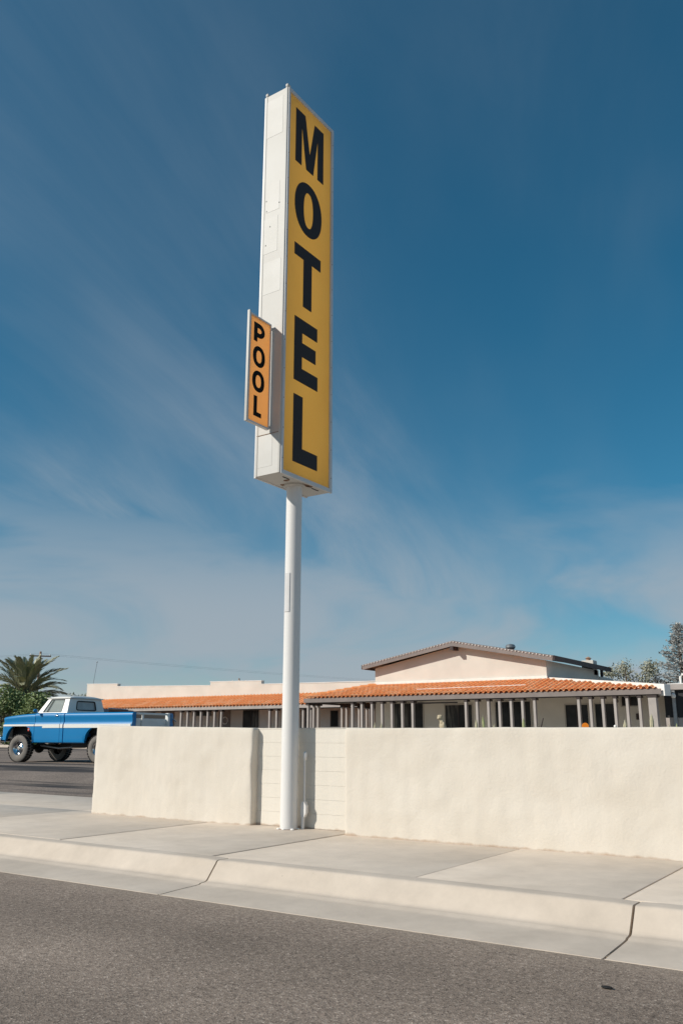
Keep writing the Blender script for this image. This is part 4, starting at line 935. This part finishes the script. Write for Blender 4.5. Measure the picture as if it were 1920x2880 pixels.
def suv():
    t = tag(empty('parked_car', (-37.6, 33.2, .74), R_(100)), 'black parked car glimpsed between pickup cab and motel porch', 'car')
    def p(mb, name, m, smooth=None, par=None): return mb.build(name, m, par or t, smooth)
    t.scale = (1, 1, 1.16)
    body = [(-2.3, .35), (2.3, .35), (2.35, .75), (2.2, .95), (1.2, 1.05), (-2.2, 1.08), (-2.32, .8)]
    p(MB().prism(body, 'y', -.92, .92), 'body', M['darkpaint'])
    cab = [(1.15, 1.051), (.45, 1.66), (-1.6, 1.70), (-2.1, 1.081)]
    c = p(MB().prism(cab, 'y', -.76, .76), 'cabin', M['darkpaint'])
    for s in (1, -1):
        a, b = sorted((s*.762, s*.768)); p(MB().prism([(.95, 1.12), (.40, 1.58), (-.45, 1.60), (-.45, 1.12)], 'y', a, b), 'side_glass', M['glass'], None, c)
        p(MB().prism([(-.55, 1.12), (-.55, 1.60), (-1.5, 1.62), (-1.85, 1.14)], 'y', a, b), 'side_glass', M['glass'], None, c)
        for x in (1.45, -1.45):
            p(MB().lathe([(.2, -.1), (.33, -.1), (.35, 0), (.33, .1), (.2, .1)], (x, s*.85, .35), 'y', 20), 'wheel', M['tread'], 40)
    p(MB().tube([(.3, .5, 1.70), (-1.4, .5, 1.74)], .025, 6), 'roof_rail', M['chrome'], 50)
    p(MB().tube([(.3, -.5, 1.70), (-1.4, -.5, 1.74)], .025, 6), 'roof_rail', M['chrome'], 50)
suv()
# ------------------------------------------------------------------ plants
def leaf_cloud(mb, blobs, n, size, rnd, asp=.5, shell=.45):
    tot = sum(b[3]*b[4]*b[5] for b in blobs)
    for (cx, cy, cz, rx, ry, rz) in blobs:
        for _ in range(int(n*rx*ry*rz/tot)):
            d = Vector((rnd.gauss(0, 1), rnd.gauss(0, 1), rnd.gauss(0, 1))).normalized(); r = (shell+(1-shell)*rnd.random())*rnd.uniform(.86, 1.12)
            c = Vector((cx+d.x*rx*r, cy+d.y*ry*r, cz+d.z*rz*r))
            u = Vector((rnd.gauss(0, 1), rnd.gauss(0, 1), rnd.gauss(0, .6))).normalized()
            nrm = (d*.9+Vector((rnd.gauss(0, .6), rnd.gauss(0, .6), rnd.gauss(0, .6)+.3))).normalized()
            u = (u-nrm*u.dot(nrm)).normalized(); w = nrm.cross(u); s = size*rnd.uniform(.55, 1.3)
            mb.v += [tuple(c-u*s), tuple(c+w*s*asp+nrm*s*.15), tuple(c+u*s), tuple(c-w*s*asp+nrm*s*.15)]; o = len(mb.v)-4; mb.f.append((o, o+1, o+2, o+3))
def plain(mb, name, m, parent=None):
    me = bpy.data.meshes.new(name); me.from_pydata(mb.v, [], mb.f); me.materials.append(m); return link(name, me, parent)
def palm():
    rnd = random.Random(4); bx, by = -42.5, 30.6
    t = tag(empty('palm_tree', (bx, by, .75)), 'bushy palm tree with arching fronds at left behind pickup', 'palm tree')
    H = 2.75; t.scale = (1.1, 1.1, 1.1)
    MB().tube([(0, 0, -.1), (.03, 0, 1.0), (0, .04, 2.0), (0, 0, H)], [.34, .30, .29, .33], 14).build('trunk', M['trunk'], t, 40)
    def frond(L, arch_, m, name='frond', dens=34):
        mb = MB(); pts = []
        for i in range(13):
            s = i/12; pts.append(Vector((L*s*(1-.10*s), 0, arch_*L*(s*.75-1.05*s*s))))
        mb.tube(pts, [.022*(1-.8*i/12)+.004 for i in range(13)], 5)
        for k in range(dens):
            s = .14+.86*k/dens; i = min(11, int(s*12)); f = s*12-i; c = pts[i].lerp(pts[i+1], f); d = (pts[i+1]-pts[i]).normalized()
            ll = .48*L*.36*math.sin(math.pi*min(1, .18+.80*s))+.10
            for sd in (1, -1):
                dirv = (d*.95+Vector((0, sd*.48, .22-rnd.random()*.35))).normalized(); e = c+dirv*ll+Vector((0, 0, -.10*ll)); w = .034
                up = d.cross(dirv).normalized(); wv = dirv.cross(up).normalized()*w
                mid = c.lerp(e, .5)+Vector((0, 0, .02))
                o = len(mb.v); mb.v += [tuple(c+wv*.5), tuple(c-wv*.5), tuple(mid+wv), tuple(mid-wv), tuple(e)]; mb.f += [(o, o+1, o+3, o+2), (o+2, o+3, o+4)]
        me = bpy.data.meshes.new(name); me.from_pydata(mb.v, [], mb.f); me.materials.append(m); return me
    green = [frond(2.5, a, M['palm']) for a in (.30, .42, .55, .68)]; dry = [frond(2.3, a, M['palmdry']) for a in (.4, .6)]
    ga = math.pi*(3-5**.5)
    for i in range(66):
        f = i/65; el = R_(84)-R_(112)*f**1.15; az = i*ga+rnd.uniform(-.2, .2)
        me = rnd.choice(dry) if f > .93 else rnd.choice(green[:2] if f < .3 else green)
        o = link('frond', me, t); o.rotation_mode = 'QUATERNION'
        q = Matrix.Rotation(az, 3, 'Z') @ Matrix.Rotation(-el, 3, 'Y') @ Matrix.Rotation(rnd.uniform(-.35, .35), 3, 'X')
        o.rotation_quaternion = q.to_quaternion(); o.location = (.12*math.cos(az), .12*math.sin(az), H-.05-.35*f); s = rnd.uniform(.82, 1.08)*(1 if f > .15 else .85); o.scale = (s, s, s)
palm()
def bush(name, label, cat, base, blobs, n, size, m, stems, seed, group=None, stemr=.05, shell=.45):
    rnd = random.Random(seed); t = tag(empty(name, base), label, cat, group)
    mb = MB(); leaf_cloud(mb, blobs, n, size, rnd, .5, shell); plain(mb, 'foliage' if cat == 'shrub' else 'crown', m, t)
    tr = MB()
    for b in blobs[:stems]:
        tr.tube([(0, 0, -.05), (b[0]*.4, b[1]*.4, b[2]*.45), (b[0]*.8, b[1]*.8, b[2]*.85), (b[0], b[1], b[2]+b[5]*.5)], [stemr*1.6, stemr*1.1, stemr*.6, stemr*.25], 7)
    o = tr.build('trunk' if cat != 'shrub' else 'stems', M['trunk'], t, 50)
    return t
def rblobs(seed, n, cx, cy, cz, sx, sy, sz, r0, r1):
    r = random.Random(seed); return [(cx+r.uniform(-sx, sx), cy+r.uniform(-sy, sy), cz+r.uniform(-sz, sz), r.uniform(r0, r1), r.uniform(r0, r1), r.uniform(r0, r1)*.85) for _ in range(n)]
def plants():
    bush('leafy_shrub', 'big green leafy shrub in front of palm tree, beyond pickup hood', 'shrub', (-38.9, 28.4, .75), rblobs(1, 34, 0, 0, 1.55, 2.1, .9, 1.15, .45, .80), 12000, .085, M['leafA'], 8, 1)
    bush('leafy_shrub', 'olive green shrub left of palm tree at picture edge', 'shrub', (-42.4, 28.2, .75), rblobs(2, 18, 0, 0, 1.2, 1.8, .8, .9, .4, .7), 6000, .085, M['leafB'], 6, 2)
    bush('sparse_shrub', 'thin grey shrub between palm and end of motel wing', 'shrub', (-58.6, 48.2, .6), rblobs(3, 18, 0, 0, 3.2, 2.0, .8, .7, .35, .7), 2600, .10, M['leafB'], 10, 3, None, .04, .1)
    # right-hand trees beyond the roofs
    bush('olive_tree', 'rounded grey green tree right of chimney beyond motel roof', 'tree', (-21.3, 77.3, .6), rblobs(4, 26, 0, 0, 5.4, 1.9, 1.6, 1.5, .6, 1.1), 5200, .11, M['leafB'], 8, 4, None, .10, .3)
    bush('bare_shrub', 'thin half bare tree between rounded tree and conifer', 'tree', (-19.6, 79.0, .6), rblobs(6, 14, 0, 0, 5.0, .9, .8, .8, .3, .6), 380, .09, M['palmdry'], 10, 6, None, .06, .1)
    # conifer
    rnd = random.Random(11); t = tag(empty('conifer_tree', (-19.6, 89.5, .6)), 'tall grey conifer tree at right edge beyond the roofs', 'tree')
    H = 11.8; MB().tube([(0, 0, -.1), (.1, 0, 4), (0, .1, 8), (0, 0, H-.2)], [.38, .28, .16, .03], 10).build('trunk', M['trunk'], t, 40)
    br = MB(); lf = MB()
    for i in range(170):
        f = (i+.5)/170; z = 2.6+(H-2.7)*f; L_ = (.35+3.5*(1-f)**.8)*rnd.uniform(.55, 1.15); az = i*2.4+rnd.uniform(-.4, .4); rise = rnd.uniform(.0, .38)
        d = Vector((math.cos(az), math.sin(az), rise)); tip = Vector((0, 0, z))+d*L_
        br.tube([(0, 0, z), tuple(Vector((0, 0, z))+d*L_*.55+Vector((0, 0, -.06*L_))), tuple(tip)], [.05*(1-f)+.015, .03*(1-f)+.01, .006], 5)
        for k in range(int(24+44*(1-f))):
            s = rnd.uniform(.22, 1.06); c = Vector((0, 0, z))+d*L_*s+Vector((rnd.gauss(0, .16), rnd.gauss(0, .16), rnd.gauss(0, .12)))*(1.2-.4*s)
            u = (d+Vector((rnd.gauss(0, .6), rnd.gauss(0, .6), rnd.gauss(.25, .5)))).normalized(); w = u.cross(Vector((rnd.gauss(0, 1), rnd.gauss(0, 1), rnd.gauss(0, 1)))).normalized(); sz = rnd.uniform(.10, .22)
            o = len(lf.v); lf.v += [tuple(c-u*sz), tuple(c+w*sz*.28), tuple(c+u*sz), tuple(c-w*sz*.28)]; lf.f.append((o, o+1, o+2, o+3))
    plain(br, 'branches', M['trunk'], t)
    plain(lf, 'crown', M['leafC'], t)
    # planting strip behind the lot
    k = MB(); struct(MB().bbox(-60, -30, 26.3, 26.5, .60, .86, .02, 2).build('planter_kerb', M['kerb'], None, 40))
    struct(MB().box(-60, -30, 26.51, 42.0, .60, .80).build('planting_bed', M['sand']))
    g = MB(); r = random.Random(3)
    for _ in range(5000):
        x = r.uniform(-37, -31); y = r.uniform(26.6, 29); h = r.uniform(.06, .14); a = r.uniform(0, 6.28); o = len(g.v)
        g.v += [(x-.012*math.cos(a), y-.012*math.sin(a), .80), (x+.012*math.cos(a), y+.012*math.sin(a), .80), (x+r.uniform(-.05, .05), y+r.uniform(-.05, .05), .80+h)]; g.f.append((o, o+1, o+2))
    o = plain(g, 'grass', M['grass']); o['kind'] = 'stuff'; o['label'] = 'patch of green grass beyond the lot, seen under the pickup'; o['category'] = 'grass'
plants()
def cactus(x, y, z1, r, lean, label, m, ribs=9):
    t = MB(); z0 = .5; n = 9; k = ribs*2; vs = []
    for i in range(n+1):
        f = i/n; rr = r*(1-.12*(1-f))*(1 if f < .9 else max(.12, (1-((f-.9)/.1)**2)**.5)) if f < 1 else r*.1
        for j in range(k):
            a = 2*math.pi*j/k; q = rr*(1.0 if j % 2 else .80); vs.append((lean*f+q*math.cos(a), q*math.sin(a), (z1-z0)*f))
    fs = [(i*k+j, i*k+(j+1) % k, (i+1)*k+(j+1) % k, (i+1)*k+j) for i in range(n) for j in range(k)]+[tuple(range(n*k, (n+1)*k))]
    o = t.add(vs, fs).build('cactus', m, None, 30); o.location = (x, y, z0); return tag(o, label, 'cactus', 'column cacti behind the long wall')
def garden():
    k = 2.0
    C, P = M['cactus'], M['cactus2']
    cactus(-6.83*k, 22, 1.3+.20*k, .036, 0, 'leftmost small cactus tip over the wall, under porch left end', P)
    cactus(-6.73*k, 22.02, 1.3+.20*k, .036, .02, 'second small cactus tip from left over the wall', P)
    cactus(-5.17*k, 22, 1.3+.235*k, .044, -.02, 'pale cactus right of the statue, beside a porch post', P)
    cactus(-5.03*k, 22, 1.3+.275*k, .038, -.10, 'slim yellow green cactus leaning left, right of the statue', C)
    cactus(-4.94*k, 22.1, 1.3+.165*k, .04, 0, 'short cactus stub right of the leaning cactus', P)
    cactus(-4.48*k, 22, 1.3+.24*k, .042, -.02, 'bright green cactus before the middle glass doors', C)
    cactus(-3.16*k, 22, 1.3+.205*k, .05, .03, 'pale cactus midway between orange bucket and tall cactus', P)
    cactus(-2.84*k, 22, 1.3+.272*k, .052, .05, 'tallest pale cactus near the right end of porch', P)
    cactus(-2.62*k, 22, 1.3+.15*k, .03, 0, 'tiny pale cactus tip before the dark screened porch', P)
    cactus(-2.53*k, 22, 1.3+.16*k, .03, 0, 'tiny green cactus tip nearest the right picture edge', C)
    tag(MB().tube([(-4.25*k, 22, .5), (-4.245*k, 22, 1.55), (-4.21*k, 22, 1.3+.235*k)], [.02, .018, .012], 6).build('stake', M['brown'], None, 50), 'thin dark stake slanting above the wall right of glass doors', 'stake')
    b = tag(empty('bucket', (-3.66*k, 22, .5), R_(205)), 'orange lidded bucket lying on its side just above the wall', 'bucket')
    MB().lathe([(.001, -.16), (.06, -.16), (.075, .11), (.08, .11), (.08, .13), (.07, .13), (.058, -.13), (.001, -.13)], (0, 0, 1.06), 'y', 20).build('pail', M['rust'], b, 40)
    MB().lathe([(.0805, .09), (.084, .09), (.084, .134), (.001, .134)], (0, 0, 1.06), 'y', 20).build('lid', M['bucket'], b, 40)
    for x in (-.2, .2):
        for y in (-.12, .12): MB().box(x-.03, x+.03, y-.03, y+.03, 0, .935).build('stand_leg', M['wood'], b)
    MB().bbox(-.28, .28, -.2, .2, .936, .974, .006, 1).build('stand_top', M['wood'], b)
    tag(MB().sphere((-3.27*k, 22, 1.3+.125*k), .04, 14, 10).build('white_ball', M['coping'], None, 60), 'small white ball finial just over the wall, left of tall cactus', 'ball')
    # carved statue: merged lumps
    st = MB(); s = .36
    L_ = [((0, 0, 1.50), .155, (1.05, .95, .9)), ((-.03, -.07, 1.44), .105, (1.1, 1, .8)), ((-.02, -.15, 1.42), .06, (1.2, 1, .7)), ((-.10, -.02, 1.58), .05, (1, 1, 1)), ((.10, -.02, 1.58), .05, (1, 1, 1)),
          ((.05, .0, 1.33), .10, (1, 1, 1)), ((.10, .02, 1.18), .15, (.95, .9, 1.2)), ((.16, .02, .95), .19, (1, .95, 1.3)), ((.20, .02, .65), .22, (1, 1, 1.3)), ((.20, .02, .25), .24, (1, 1, 1.2)), ((.26, -.05, 1.08), .075, (.8, .9, 1.9)), ((.02, -.08, 1.02), .06, (.8, .9, 1.7))]
    for c_, r, sq in L_: st.sphere(c_, r, 14, 10, sq)
    o = st.build('carved_statue', M['statue'], None, 60); o.location = (-5.74*k, 22, 1.08); o.scale = (.5, .5, .5)
    md = o.modifiers.new('remesh', 'REMESH'); md.mode = 'VOXEL'; md.voxel_size = .022; md.use_smooth_shade = True
    MB().bbox(-.3, .7, -.45, .45, -1.16, .02, .03, 2).build('pedestal', M['statue'], o)
    tag(o, 'pale carved animal statue, head above the wall before glass doors', 'statue')
garden()

# ------------------------------------------------------------------ poles and wires
def poles():
    def upole(x, y, z0, h, label, arm=2.2):
        t = tag(empty('utility_pole', (x, y, z0), R_(53)), label, 'utility pole', 'utility poles')
        MB().tube([(0, 0, 0), (0, 0, h)], [.16, .11], 10).build('pole', M['wood'], t, 50)
        MB().bbox(-arm/2, arm/2, -.16, -.05, h-.55, h-.42, .01, 1).build('crossarm', M['wood'], t)
        for x_ in (-arm/2+.12, 0, arm/2-.12): MB().lathe([(.03, h-.42), (.06, h-.38), (.05, h-.30), (.02, h-.24)], (x_, -.1, 0), 'z', 8).build('insulator', M['coping'], t, 40)
    upole(-77.5, 57.3, .6, 9.4, 'wooden utility pole with crossarm rising behind the palm')
    upole(-83, 96, .6, 8.9, 'distant utility pole crossarm just above the motel parapet')
    for i, (dx, z, e) in enumerate([(-.8, 9.75, (-20, 190, 9.6)), (.8, 9.75, (-18, 190, 9.6))]):
        a = Vector((-77.5+dx*.8, 57.3-dx*.6, z)); b = Vector(e); pts = [a.lerp(b, k/16)+Vector((0, 0, -1.5*4*(k/16)*(1-k/16))) for k in range(17)]
        tag(MB().tube(pts, .005, 4).build('power_line', M['under']), ('nearer' if i else 'farther')+' faint power line sagging right from pole behind palm', 'wire')
        b = Vector((-190, 20+3*i, 10.2)); pts = [a.lerp(b, k/12)+Vector((0, 0, -1.2*4*(k/12)*(1-k/12))) for k in range(13)]
        tag(MB().tube(pts, .005, 4).build('power_line', M['under']), ('nearer' if i else 'farther')+' faint power line running left from pole behind palm', 'wire')
    t = tag(empty('antenna_mast', (-57.0, 47.5, .5)), 'thin antenna mast with small top ball above motel wing end', 'antenna')
    MB().tube([(0, 0, 0), (0, 0, 4.6), (.22, .1, 6.7)], .018, 6).build('mast', M['greymetal'], t, 50)
    MB().sphere((.22, .1, 6.75), .055, 8, 6).build('tip', M['greymetal'], t, 50)
poles()
